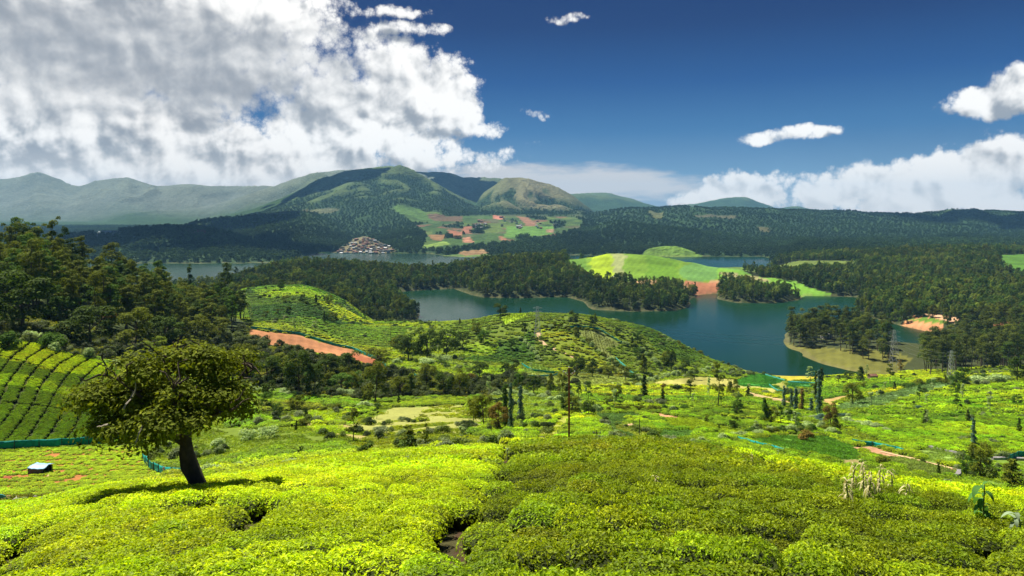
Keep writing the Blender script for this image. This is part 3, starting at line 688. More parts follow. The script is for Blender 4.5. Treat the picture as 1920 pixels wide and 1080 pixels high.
for poly, c in [([(838, 430), (868, 436), (862, 447), (846, 444)], (.27, .12, .07)), ([(868, 425), (885, 424), (884, 438), (866, 438)], (.24, .11, .07)), ([(868, 446), (882, 444), (888, 455), (870, 455)], (.30, .15, .09)),
                ([(925, 403), (944, 406), (940, 412), (926, 410)], (.40, .16, .11)), ([(800, 402), (868, 405), (866, 416), (815, 414)], (.11, .075, .045)), ([(968, 405), (990, 408), (1010, 424), (990, 425)], (.22, .12, .075)),
                ([(935, 442), (948, 444), (950, 452), (936, 450)], (.24, .12, .07)), ([(735, 388), (790, 392), (812, 412), (790, 412), (745, 398)], (.075, .14, .035)), ([(950, 424), (1040, 424), (1035, 440), (945, 446)], (.10, .2, .04)),
                ([(1025, 430), (1040, 430), (1038, 436), (1025, 436)], (.27, .17, .11)), ([(792, 460), (835, 452), (845, 458), (795, 466)], (.16, .24, .05)), ([(805, 440), (838, 440), (828, 452), (812, 450)], (.22, .13, .06)),
                ([(592, 480), (600, 471), (645, 472), (655, 481)], (.13, .24, .04)), ([(645, 482), (652, 474), (668, 475), (678, 482)], (.34, .15, .10)), ([(676, 482), (680, 473), (702, 474), (708, 482)], (.17, .25, .05)),
                ([(718, 481), (730, 476), (755, 476), (760, 481)], (.15, .22, .05)), ([(765, 481), (780, 477), (812, 477), (815, 481)], (.13, .2, .05)),
                ([(815, 492), (830, 480), (870, 476), (905, 474), (930, 480), (890, 492), (850, 498)], (.11, .18, .05)), ([(860, 472), (905, 467), (920, 474), (870, 480)], (.22, .14, .07)), ([(835, 490), (862, 490), (850, 498)], (.26, .14, .07)),
                ([(626, 474), (645, 462), (665, 447), (682, 443), (702, 449), (725, 460), (742, 470), (724, 478), (640, 479)], (.15, .13, .07)),
                ([(560, 395), (600, 400), (640, 395), (620, 388)], (.09, .10, .05)), ([(345, 432), (385, 430), (400, 440), (370, 440)], (.10, .05, .035)), ([(160, 438), (205, 434), (225, 440), (180, 444)], (.10, .11, .07)),
                ([(1420, 425), (1440, 426), (1445, 436), (1425, 434)], (.09, .09, .04)), ([(1215, 395), (1245, 398), (1240, 412), (1222, 408)], (.09, .10, .04)), ([(1300, 402), (1380, 404), (1382, 410), (1310, 408)], (.09, .09, .05))]:
    paint(hits(poly, 1650, 9000), T_CROP, c, OL)
# bare bank at the water line
bank = (Z < LAKE + .8) & (DG > 300)
FC[bank] = FC[bank] * .6 + np.array((.17, .15, .07)) * .4
FT[bank & (FT != T_NONE)] = T_NONE

# ------------------------------------------------------------------ meshes
def add_mesh(name, V, Fc, mats=(), smooth=False, mi=None, link=True):
    V = np.ascontiguousarray(V, np.float32); Fc = np.ascontiguousarray(Fc, np.int32)
    me = bpy.data.meshes.new(name)
    n, k = Fc.shape
    me.vertices.add(len(V)); me.vertices.foreach_set("co", V.ravel())
    me.loops.add(n * k); me.loops.foreach_set("vertex_index", Fc.ravel())
    me.polygons.add(n)
    me.polygons.foreach_set("loop_start", np.arange(0, n * k, k, dtype=np.int32))
    if mi is not None: me.polygons.foreach_set("material_index", np.ascontiguousarray(mi, np.int32))
    for m_ in mats: me.materials.append(m_)
    me.update(calc_edges=True)
    me.polygons.foreach_set("use_smooth", np.full(n, bool(smooth)))
    return me
def link(name, me, parent=None, **props):
    o = bpy.data.objects.new(name, me)
    COL.objects.link(o)
    if parent is not None: o.parent = parent
    for k, v in props.items(): o[k] = v
    return o

def new_mat(name):
    m_ = bpy.data.materials.new(name); m_.use_nodes = True
    m_.node_tree.nodes.clear()
    G = NT(m_.node_tree)
    out = G.new('ShaderNodeOutputMaterial')
    return m_, G, out
def principled(G, col, rough=.8, spec=.3, **kw):
    b = G.new('ShaderNodeBsdfPrincipled')
    G.put(b.inputs['Base Color'], col if isinstance(col, bpy.types.NodeSocket) else C4(col))
    G.put(b.inputs['Roughness'], rough); G.put(b.inputs['Specular IOR Level'], spec)
    for k, v in kw.items(): G.put(b.inputs[k], v)
    return b.outputs[0]
def simple(name, col, rough=.7, spec=.3, var=.25, scale=3.0, bump=0.0, metallic=0.0):
    m_, G, out = new_mat(name)
    t = G.new('ShaderNodeTexCoord')
    n = G.noise(t.outputs['Object'], scale, 4, .6)
    c = G.mix(G.mr(n, .3, .7), C4([x * (1 - var) for x in col]), C4([min(1, x * (1 + var)) for x in col]))
    b = G.new('ShaderNodeBsdfPrincipled')
    G.put(b.inputs['Base Color'], c); b.inputs['Roughness'].default_value = rough
    b.inputs['Specular IOR Level'].default_value = spec; b.inputs['Metallic'].default_value = metallic
    if bump:
        bn = G.new('ShaderNodeBump'); bn.inputs['Strength'].default_value = .6; bn.inputs['Distance'].default_value = bump
        G.put(bn.inputs['Height'], n); G.put(b.inputs['Normal'], bn.outputs[0])
    G.put(out.inputs[0], b.outputs[0])
    return m_

def ground_mat():
    m_, G, out = new_mat("ground_cover")
    at_ = G.new('ShaderNodeAttribute', attribute_name='field'); geo = G.new('ShaderNodeNewGeometry')
    p = geo.outputs['Position']
    n1 = G.noise(p, .9, 5, .65); n2 = G.noise(p, .12, 4, .6)
    v = G.m('MULTIPLY_ADD', n1, .9, .55); v = G.m('MULTIPLY', v, G.m('MULTIPLY_ADD', n2, .6, .7))
    c = G.mix(1.0, at_.outputs[0], G.comb(v, v, v), 'MULTIPLY')
    bn = G.new('ShaderNodeBump'); bn.inputs['Strength'].default_value = .7; bn.inputs['Distance'].default_value = .5
    G.put(bn.inputs['Height'], G.noise(p, 1.1, 5, .7))
    b = G.new('ShaderNodeBsdfPrincipled'); G.put(b.inputs['Base Color'], c); b.inputs['Roughness'].default_value = .95
    b.inputs['Specular IOR Level'].default_value = .1; G.put(b.inputs['Normal'], bn.outputs[0])
    G.put(out.inputs[0], b.outputs[0])
    return m_
def mountain_mat():
    m_, G, out = new_mat("mountain_cover")
    at_ = G.new('ShaderNodeAttribute', attribute_name='field'); geo = G.new('ShaderNodeNewGeometry')
    p = geo.outputs['Position']
    n1 = G.noise(p, .035, 6, .65); n2 = G.noise(p, .006, 4, .6)
    v = G.m('MULTIPLY_ADD', n1, 1.5, .25); v = G.m('MULTIPLY', v, G.m('MULTIPLY_ADD', n2, .7, .65))
    c = G.mix(1.0, at_.outputs[0], G.comb(v, v, v), 'MULTIPLY')
    vo = G.new('ShaderNodeTexVoronoi'); vo.inputs['Scale'].default_value = .05; G.put(vo.inputs['Vector'], p)
    vo.inputs['Detail'].default_value = 2
    bn = G.new('ShaderNodeBump'); bn.inputs['Strength'].default_value = .8; bn.inputs['Distance'].default_value = 10
    G.put(bn.inputs['Height'], G.m('SUBTRACT', G.noise(p, .03, 5, .7), G.m('MULTIPLY', vo.outputs[0], .7)))
    b = G.new('ShaderNodeBsdfPrincipled'); G.put(b.inputs['Base Color'], c); b.inputs['Roughness'].default_value = .95
    b.inputs['Specular IOR Level'].default_value = .05; G.put(b.inputs['Normal'], bn.outputs[0])
    G.put(out.inputs[0], b.outputs[0])
    return m_
def sheet(name, r0, r1, mat):
    s = np.s_[r0:r1, :]
    nr = r1 - r0
    V = np.stack([XG[s], YG[s], Z[s]], -1).reshape(-1, 3)
    i = np.arange(nr - 1)[:, None] * NU + np.arange(NU - 1)[None, :]
    Fq = np.stack([i, i + 1, i + NU + 1, i + NU], -1).reshape(-1, 4)
    me = add_mesh(name, V, Fq, [mat], smooth=True)
    a = me.attributes.new('field', 'FLOAT_COLOR', 'POINT')
    a.data.foreach_set('color', np.concatenate([FC[s].reshape(-1, 3), np.ones((V.shape[0], 1), np.float32)], 1).ravel())
    return link(name, me, kind='structure')
rs = np.searchsorted(DD, 1850)
# ploughing and planting stripes, weeds and wear in the open plots
st = np.sin((XG * .9 + YG * .35) * 2 * math.pi / np.clip(DG * .012, 1.2, 9)) * .5 + fbm(XG / 6, YG / 6, 3)
crop = (FT == T_CROP) | (FT == T_NONE)
FC[crop] *= (1 + .16 * st[crop] + .35 * fbm(XG / 26, YG / 26, 4)[crop])[:, None].astype(np.float32)
sheet("ground", 0, rs + 1, ground_mat())
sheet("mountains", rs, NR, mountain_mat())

def lake_mat():
    m_, G, out = new_mat("lake_water")
    geo = G.new('ShaderNodeNewGeometry'); p = geo.outputs['Position']
    mp = G.new('ShaderNodeMapping'); G.put(mp.inputs[0], p); mp.inputs['Scale'].default_value = (1, .35, 1); mp.inputs['Rotation'].default_value = (0, 0, .3)
    n = G.noise(mp.outputs[0], .6, 4, .6)
    w = G.noise(mp.outputs[0], .006, 3, .5)
    bn = G.new('ShaderNodeBump'); bn.inputs['Strength'].default_value = .22; bn.inputs['Distance'].default_value = .5
    G.put(bn.inputs['Height'], n)
    c = G.mix(G.mr(w, .35, .65), (.004, .027, .010, 1), (.006, .036, .014, 1))
    b = G.new('ShaderNodeBsdfPrincipled'); G.put(b.inputs['Base Color'], c)
    G.put(b.inputs['Roughness'], G.mr(w, .35, .65, .12, .26)); b.inputs['IOR'].default_value = 1.33
    b.inputs['Specular IOR Level'].default_value = .14
    G.put(b.inputs['Normal'], bn.outputs[0]); G.put(out.inputs[0], b.outputs[0])
    return m_
lv = np.array([[-3600, 430, LAKE], [3600, 430, LAKE], [3600, 2600, LAKE], [-3600, 2600, LAKE]])
link("lake", add_mesh("lake", lv, [[0, 1, 2, 3]], [lake_mat()]), kind='structure')

# haze
hzm, G, out = new_mat("haze_air")
pv = G.new('ShaderNodeVolumePrincipled')
pv.inputs['Color'].default_value = (.27, .61, 1.0, 1)
pv.inputs['Density'].default_value = HAZE = 0.000045
pv.inputs['Anisotropy'].default_value = .0
G.put(out.inputs['Volume'], pv.outputs[0])
x, y0, y1, z0, z1 = 12600, -60, 11900, -131, 480
hv = [(-x, y0, z0), (x, y0, z0), (x, y1, z0), (-x, y1, z0), (-x, y0, z1), (x, y0, z1), (x, y1, z1), (-x, y1, z1)]
hf = [(0, 3, 2, 1), (4, 5, 6, 7), (0, 1, 5, 4), (1, 2, 6, 5), (2, 3, 7, 6), (3, 0, 4, 7)]
link("haze", add_mesh("haze", hv, hf, [hzm]), kind='stuff', label='thin blue haze over the valley')
shade_at(345, 2300, 1500, 430, 430, 130, 3)  # added clouds out of view, each set from where its shadow should fall
shade_at(440, 3300, 1600, 400, 380, 130, 4)
shade_at(620, 5000, 2050, 560, 420, 140, 7)
shade_at(850, 6300, 2450, 700, 620, 150, 8)
shade_at(1880, 3900, 1800, 700, 600, 140, 5)

# ------------------------------------------------------------------ plants: materials
def leaf_mat(name, base, vary=.35, trans=.35, tint_attr=False, rough=.7, spec=.06, under=None, soft=.65):
    """Leaf material; with tint_attr the colour comes from the plant instance (its field's kind of plant)."""
    m_, G, out = new_mat(name)
    geo = G.new('ShaderNodeNewGeometry'); oi = G.new('ShaderNodeObjectInfo')
    rnd = geo.outputs['Random Per Island']
    if tint_attr:
        at_ = G.new('ShaderNodeAttribute', attribute_name='tint', attribute_type='INSTANCER'); c = at_.outputs[0]
    else:
        c = C4(base)
    v = G.m('MULTIPLY_ADD', rnd, vary * 2, 1 - vary)
    v = G.m('MULTIPLY', v, G.m('MULTIPLY_ADD', oi.outputs['Random'], .36, .82))
    c1 = G.mix(1.0, c, G.comb(v, v, v), 'MULTIPLY')
    # some leaves yellower
    yl = G.m('MULTIPLY', G.mr(rnd, .75, 1.0), .35)
    c1 = G.mix(yl, c1, G.mix(1.0, c1, (1.7, 1.25, .8, 1), 'MULTIPLY'))
    if under is not None:
        at2 = G.new('ShaderNodeAttribute', attribute_name='mix')
        c1 = G.mix(at2.outputs[2], c1, C4(under))
    b = G.new('ShaderNodeBsdfPrincipled'); G.put(b.inputs['Base Color'], c1); b.inputs['Roughness'].default_value = rough
    b.inputs['Specular IOR Level'].default_value = spec
    # a leaf spray is bushy, not a flat card: bend the shading normal towards the outside of its clump
    nv = G.new('ShaderNodeAttribute', attribute_name='nrm')
    tr = G.new('ShaderNodeBsdfTranslucent'); G.put(tr.inputs[0], G.mix(1.0, c1, (1.25, 1.2, .55, 1), 'MULTIPLY'))
    mx = G.new('ShaderNodeMixShader'); mx.inputs[0].default_value = trans
    G.put(mx.inputs[1], b.outputs[0]); G.put(mx.inputs[2], tr.outputs[0])
    G.put(out.inputs[0], mx.outputs[0])
    return m_
def bark_mat(name, col):
    return simple(name, col, .9, .15, .4, 4.0, bump=.05)

M_TEA = leaf_mat("tea_leaf", (.2, .3, .02), .55, .42, True, .5, .14)
M_TEACORE = simple("tea_twigs", (.030, .040, .010), .9, .1, .4, 6)
M_FOR = leaf_mat("forest_leaf", (.05, .06, .015), .4, .26, True, .7, .04)
M_BARK = bark_mat("grey_brown_bark", (.10, .075, .05))
M_BARKD = bark_mat("dark_bark", (.028, .020, .014))
M_BARKP = bark_mat("pale_bark", (.30, .26, .20))
LM = {
    'olive': leaf_mat("olive_leaf", (.14, .175, .014), .45, .32),
    'green': leaf_mat("green_leaf", (.080, .16, .018), .4, .32),
    'dark': leaf_mat("dark_leaf", (.062, .105, .012), .45, .28),
    'euc': leaf_mat("eucalyptus_leaf", (.125, .16, .018), .45, .3),
    'lime': leaf_mat("lime_leaf", (.20, .28, .02), .4, .35),
    'silver': leaf_mat("silver_leaf", (.36, .48, .20), .35, .35),
    'blue': leaf_mat("blue_green_leaf", (.11, .20, .15), .4, .22),
    'rust': leaf_mat("rusty_leaf", (.20, .15, .03), .4, .3),
    'hero': leaf_mat("canopy_leaf", (.13, .165, .012), .5, .34),
    'pine': leaf_mat("pine_needle", (.075, .10, .016), .45, .26),
}

# ------------------------------------------------------------------ plants: shapes
def unit(v): return v / (np.linalg.norm(v, axis=-1, keepdims=True) + 1e-9)
def leaf_quads(C, N, size, r, asp=.55, fold=.0):
    """Diamond leaves centred at C, facing N."""
    n = len(C)
    a = unit(np.cross(N, unit(r.normal(size=(n, 3))))); b = np.cross(N, a)
    s = (np.asarray(size) * r.uniform(.65, 1.3, n))[:, None]
    V = np.stack([C - a * s * .5, C + b * s * asp * .5, C + a * s * .5 - N * s * .12, C - b * s * asp * .5], 1).reshape(-1, 3)
    return V, np.arange(n * 4).reshape(n, 4)
def clump(c, rad, n, size, r, inner=.25, up=.25, rnd=.55):
    """Leaves over the skin of one ellipsoid clump."""
    d = unit(r.normal(size=(n, 3))); d[:, 2] = np.where(d[:, 2] < -.45, -d[:, 2], d[:, 2]); d = unit(d)
    k = (1 - inner * r.random(n) ** 1.5)[:, None] * (1 + .16 * np.sin(d[:, :1] * 7 + d[:, 1:2] * 5 + c[0]))
    P_ = np.asarray(c) + d * np.asarray(rad) * k
    N = unit(d / np.asarray(rad) * np.mean(rad) + unit(r.normal(size=(n, 3))) * rnd + np.array([0, 0, up]))
    return leaf_quads(P_, N, size, r)
def tube(pts, rads, k=6):
    pts = np.asarray(pts, float); n = len(pts); V = []
    for i in range(n):
        t = pts[min(i + 1, n - 1)] - pts[max(i - 1, 0)]; t = t / (np.linalg.norm(t) + 1e-9)
        u_ = np.cross(t, [0.31, .95, .05]); u_ /= np.linalg.norm(u_) + 1e-9; w_ = np.cross(t, u_)
        for j in range(k):
            a = 2 * math.pi * j / k
            V.append(pts[i] + (u_ * math.cos(a) + w_ * math.sin(a)) * rads[i])
    Fc = []
    for i in range(n - 1):
        for j in range(k):
            Fc.append((i * k + j, i * k + (j + 1) % k, (i + 1) * k + (j + 1) % k, (i + 1) * k + j))
    return np.array(V), np.array(Fc)
def join(parts):
    V, Fc, o = [], [], 0
    for v, f in parts:
        V.append(v); Fc.append(np.asarray(f) + o); o += len(v)
    return np.concatenate(V), np.concatenate(Fc)
def limb(p, q, r0, r1, r, n=5, wob=.08, k=5):
    p = np.asarray(p, float); q = np.asarray(q, float); L = np.linalg.norm(q - p)
    t = np.linspace(0, 1, n)[:, None]
    pts = p + (q - p) * t + r.normal(size=(n, 3)) * L * wob * np.sin(t * math.pi)
    return tube(pts, r0 + (r1 - r0) * t[:, 0], k)

def tree_parts(kind, seed, dens=1.0):
    """Unit-scale builder: returns (wood V,F), (leaf V,F) for a tree whose height is in metres as given per kind."""
    r = np.random.default_rng(seed)
    wood, leaf = [], []
    def cl(c, rad, n, size, **kw): leaf.append(clump(c, rad, max(12, int(n * dens * 1.25)), size * 1.35, r, **kw))
    if kind == 'euc':                   # tall, open, layered crown; 22 m
        H = 22; lean = r.normal(size=2) * .8
        top = np.array([lean[0], lean[1], H * .93])
        wood.append(limb((0, 0, -1), top, .34, .06, r, 7, .02))
        m = 11
        for i in range(m):
            f = .34 + .62 * (i + r.random() * .7) / m
            a = r.uniform(0, 6.28); L = (1 - abs(f - .55) * 1.1) * r.uniform(1.4, 3.6)
            b = top * f; e = b + np.array([math.cos(a) * L, math.sin(a) * L, r.uniform(.8, 2.4)])
            wood.append(limb(b, e, .10, .03, r, 4, .06, 4))
            rr = r.uniform(1.2, 2.3) * (1.15 - .4 * f)
            cl(e, (rr * 1.15, rr * 1.15, rr * .8), 210, .40)
            if r.random() < .7: cl(e + r.normal(size=3) * 1.2, (rr * .7, rr * .7, rr * .55), 90, .38)
        cl(top + [0, 0, .6], (1.3, 1.3, 1.2), 130, .38)
    elif kind == 'round':               # broad crown to near the ground; 10 m
        H = 10
        wood.append(limb((0, 0, -1), (0, 0, H * .7), .28, .1, r, 5, .03))
        for i in range(20):
            a = r.uniform(0, 6.28); f = r.uniform(.22, .95); w = 3.7 * math.sqrt(max(.05, 1 - ((f - .5) / .55) ** 2)) * r.uniform(.55, .9)
            e = np.array([math.cos(a) * w, math.sin(a) * w, H * f])
            if i % 3 == 0: wood.append(limb((0, 0, H * f * .6), e, .09, .03, r, 4, .05, 4))
            rr = r.uniform(1.0, 1.75)
            cl(e, (rr, rr, rr * .85), 170, .34)
    elif kind == 'pine':                # bare trunk, dark irregular crown; 22 m
        H = 22; lean = r.normal(size=2) * .5
        top = np.array([lean[0], lean[1], H * .95])
        wood.append(limb((0, 0, -1), top, .30, .07, r, 6, .012))
        for i in range(14):
            f = r.uniform(.34, .98); a = r.uniform(0, 6.28)
            w = (2.9 if f < .8 else 1.6) * r.uniform(.35, 1)
            e = top * f + np.array([math.cos(a) * w, math.sin(a) * w, .4])
            if i % 2: wood.append(limb(top * (f - .04), e, .08, .03, r, 3, .04, 4))
            rr = r.uniform(1.1, 2.0)
            cl(e, (rr * 1.1, rr * 1.1, rr * .8), 120, .42)
    elif kind == 'slender':             # young tree, thin trunk, see-through crown; 8 m
        H = 8
        wood.append(limb((0, 0, -.5), (r.normal() * .2, r.normal() * .2, H * .95), .12, .02, r, 6, .015))
        for i in range(17):
            f = r.uniform(.30, .97); a = r.uniform(0, 6.28); w = 1.7 * (1.08 - f) ** .6 * r.uniform(.3, 1.1)
            e = np.array([math.cos(a) * w, math.sin(a) * w, H * f])
            wood.append(limb((0, 0, H * f - .5), e, .03, .012, r, 3, .03, 3))
            rr = r.uniform(.35, .7)
            cl(e, (rr, rr, rr * .8), 55, .26, inner=.6)
    elif kind == 'column':              # narrow column; 15 m
        H = 15
        wood.append(limb((0, 0, -.5), (0, 0, H * .95), .2, .03, r, 6, .008))
        for i in range(26):
            f = .08 + .9 * i / 26; a = r.uniform(0, 6.28); w = .55 * r.random()
            e = np.array([math.cos(a) * w, math.sin(a) * w, H * f]); rr = r.uniform(.55, 1.0) * (1.15 - .6 * f)
            cl(e, (rr, rr, rr * 1.1), 80, .30, up=.1)
    elif kind == 'cone':                # dense conical; 9 m
        H = 9
        wood.append(limb((0, 0, -.5), (0, 0, H * .95), .16, .03, r, 5, .01))
        for i in range(26):
            f = .14 + .83 * i / 26; a = r.uniform(0, 6.28); w = 1.7 * (1.05 - f) * r.uniform(.5, 1)
            e = np.array([math.cos(a) * w, math.sin(a) * w, H * f]); rr = r.uniform(.55, .95) * (1.3 - .7 * f)
            cl(e, (rr, rr, rr * .9), 85, .28)
    elif kind == 'bush':                # wide rounded shrub; 3 m
        for i in range(9):
            a = r.uniform(0, 6.28); w = 1.3 * math.sqrt(r.random())
            e = np.array([math.cos(a) * w, math.sin(a) * w, r.uniform(.6, 2.1) * (1 - w * .22)]); rr = r.uniform(.65, 1.05)
            wood.append(limb((0, 0, -.2), e, .05, .02, r, 3, .05, 3))
            cl(e, (rr, rr, rr * .85), 110, .24, inner=.35)
    elif kind == 'open':                # wispy open bush with visible stems; 4 m
        for i in range(12):
            a = r.uniform(0, 6.28); w = 1.5 * r.random()
            e = np.array([math.cos(a) * w, math.sin(a) * w, r.uniform(1.4, 3.9)])
            wood.append(limb((math.cos(a) * .1, math.sin(a) * .1, -.2), e, .05, .015, r, 4, .05, 3))
            rr = r.uniform(.35, .7); cl(e, (rr, rr, rr * .9), 60, .24, inner=.7)
    if not wood: wood.append(limb((0, 0, -.3), (0, 0, .5), .05, .03, r))
    return join(wood), join(leaf)
KH_ = {'euc': 22, 'round': 10, 'pine': 22, 'slender': 8, 'column': 15, 'cone': 9, 'bush': 3, 'open': 4.2}
KW_ = {'euc': 8.5, 'round': 9.5, 'pine': 8, 'slender': 3.6, 'column': 2.2, 'cone': 4.4, 'bush': 4.2, 'open': 3.6}

_pc = {}
def proto(kind, leafkey, seed, bark=None, joined=False):
    key = (kind, leafkey, seed, joined)
    if key not in _pc:
        (wv, wf), (lv, lf) = tree_parts(kind, seed * 101 + hash_(kind))
        bm = bark or M_BARK
        if joined:
            V, Fc = join([(wv, wf), (lv, lf)])
            mi = np.concatenate([np.zeros(len(wf)), np.ones(len(lf))])
            _pc[key] = (add_mesh(kind + "_tree_mesh", V, Fc, [bm, leafkey if not isinstance(leafkey, str) else LM[leafkey]], mi=mi),)
        else:
            _pc[key] = (add_mesh(kind + "_trunk_mesh", wv, wf, [bm], smooth=True), add_mesh(kind + "_crown_mesh", lv, lf, [LM[leafkey]]))
    return _pc[key]
def hash_(s): return sum(ord(c) * (i + 3) for i, c in enumerate(s))

# ------------------------------------------------------------------ scattering (one "stuff" object per kind of cover)
def scatter(name, protos, pts, scl, tint, label, rotz=None, tilt=.0):
    """protos: list of meshes; instanced on a point mesh with geometry nodes."""
    n = len(pts)
    if n == 0: return None
    me = bpy.data.meshes.new(name)
    me.vertices.add(n); me.vertices.foreach_set("co", np.ascontiguousarray(pts, np.float32).ravel())
    def attr(nm, ty, arr, key):
        a = me.attributes.new(nm, ty, 'POINT'); a.data.foreach_set(key, np.ascontiguousarray(arr).ravel())
    scl = np.asarray(scl, np.float32)
    if scl.ndim == 1: scl = np.repeat(scl[:, None], 3, 1)
    attr('scl', 'FLOAT_VECTOR', scl, 'vector')
    rot = np.zeros((n, 3), np.float32); rot[:, 2] = rng.uniform(0, 6.283, n) if rotz is None else rotz
    rot[:, :2] = rng.normal(size=(n, 2)) * tilt
    attr('rot', 'FLOAT_VECTOR', rot, 'vector')
    attr('pick', 'INT', rng.integers(0, len(protos), n).astype(np.int32), 'value')
    tt = np.ones((n, 4), np.float32); tt[:, :3] = tint
    attr('tint', 'FLOAT_COLOR', tt, 'color')
    o = link(name, me, kind='stuff', label=label)
    g = bpy.data.node_groups.new(name + "_cover", 'GeometryNodeTree')
    g.interface.new_socket("Geometry", in_out='INPUT', socket_type='NodeSocketGeometry')
    g.interface.new_socket("Geometry", in_out='OUTPUT', socket_type='NodeSocketGeometry')
    gi = g.nodes.new('NodeGroupInput'); go = g.nodes.new('NodeGroupOutput')
    iop = g.nodes.new('GeometryNodeInstanceOnPoints')
    jn = g.nodes.new('GeometryNodeJoinGeometry')
    for pm in protos:
        po = bpy.data.objects.get("src_" + pm.name) or bpy.data.objects.new("src_" + pm.name, pm)
        oi = g.nodes.new('GeometryNodeObjectInfo'); oi.inputs[0].default_value = po; oi.inputs['As Instance'].default_value = True
        g.links.new(oi.outputs['Geometry'], jn.inputs[0])
    g.links.new(gi.outputs[0], iop.inputs['Points']); g.links.new(jn.outputs[0], iop.inputs['Instance'])
    iop.inputs['Pick Instance'].default_value = True
    def na(nm, ty, sock):
        a = g.nodes.new('GeometryNodeInputNamedAttribute'); a.data_type = ty; a.inputs[0].default_value = nm
        g.links.new(a.outputs[0], iop.inputs[sock])
    na('pick', 'INT', 'Instance Index'); na('scl', 'FLOAT_VECTOR', 'Scale')
    a = g.nodes.new('GeometryNodeInputNamedAttribute'); a.data_type = 'FLOAT_VECTOR'; a.inputs[0].default_value = 'rot'
    e2r = g.nodes.new('FunctionNodeEulerToRotation'); g.links.new(a.outputs[0], e2r.inputs[0]); g.links.new(e2r.outputs[0], iop.inputs['Rotation'])
    g.links.new(iop.outputs[0], go.inputs[0])
    md = o.modifiers.new("cover", 'NODES'); md.node_group = g
    return o

def gridpts(d0, d1, sp, umax=.86, jit=.5, ang=0.0):
    """Jittered square grid of world points with d0 <= distance < d1."""
    ca, sa = math.cos(ang), math.sin(ang)
    L = d1 * 1.35
    g = np.arange(-L, L, sp)
    a, b = np.meshgrid(g, g)
    a = a + rng.uniform(-jit, jit, a.shape) * sp; b = b + rng.uniform(-jit, jit, b.shape) * sp
    x = a * ca - b * sa; y = a * sa + b * ca
    k = (y >= d0) & (y < d1) & (np.abs(x) < umax * y + 3)
    return x[k], y[k], a[k], b[k]
def fieldat(x, y):
    iu = np.clip(np.round((x / y - U[0]) / (U[1] - U[0])).astype(int), 0, NU - 1)
    ir = np.clip(np.round(np.interp(np.log(y), LOGD, np.arange(NR))).astype(int), 0, NR - 1)
    return FT[ir, iu], TI[ir, iu]

def tea_mesh(nleaf, size, seed, flat=.55, top=.8, wid=.62):
    r = np.random.default_rng(seed)
    n = nleaf
    th = r.uniform(0, 6.283, n); q = np.sqrt(r.random(n)) * 1.0
    x = np.cos(th) * q * wid; y = np.sin(th) * q * wid
    prof = (1 - q ** 6 * .5)
    z = top * (prof * (1 - flat * .12) + .03 * np.sin(x * 9 + seed) * np.cos(y * 8)) + r.normal(size=n) * size * .28
    P_ = np.stack([x, y, z], 1)
    N = unit(np.stack([x * q ** 2 * 2.0, y * q ** 2 * 2.0, np.ones(n) * .9], 1) + unit(r.normal(size=(n, 3))) * .75)
    lv, lf = leaf_quads(P_, N, size, r, .5)
    # woody core under the leaves
    k = 8; ring = [(0.0, 0.0, top * .80)] + [(math.cos(2 * math.pi * j / k) * wid * .8, math.sin(2 * math.pi * j / k) * wid * .8, top * .66) for j in range(k)] + \
        [(math.cos(2 * math.pi * j / k) * wid * .62, math.sin(2 * math.pi * j / k) * wid * .62, -.25) for j in range(k)]
    cf_ = [(1 + j, 1 + (j + 1) % k, 0, 0) for j in range(k)]
    cv = np.array(ring); quads = [(1 + k + j, 1 + k + (j + 1) % k, 1 + (j + 1) % k, 1 + j) for j in range(k)]
    # cap as degenerate-free quads: split ring into pairs through the centre
    capq = [(0, 1 + j, 1 + (j + 1) % k, 1 + (j + 2) % k) for j in range(0, k, 2)]
    V, Fc = join([(cv, np.array(quads + capq)), (lv, lf)])
    mi = np.concatenate([np.zeros(len(quads) + len(capq)), np.ones(n)])
    return add_mesh("tea_bush_mesh", V, Fc, [M_TEACORE, M_TEA], mi=mi)
TEA_N = [tea_mesh(1050, .072, s) for s in range(5)]
TEA_M = [tea_mesh(330, .15, s + 10) for s in range(4)]
TEA_F = [tea_mesh(110, .30, s + 20, wid=.66) for s in range(3)]

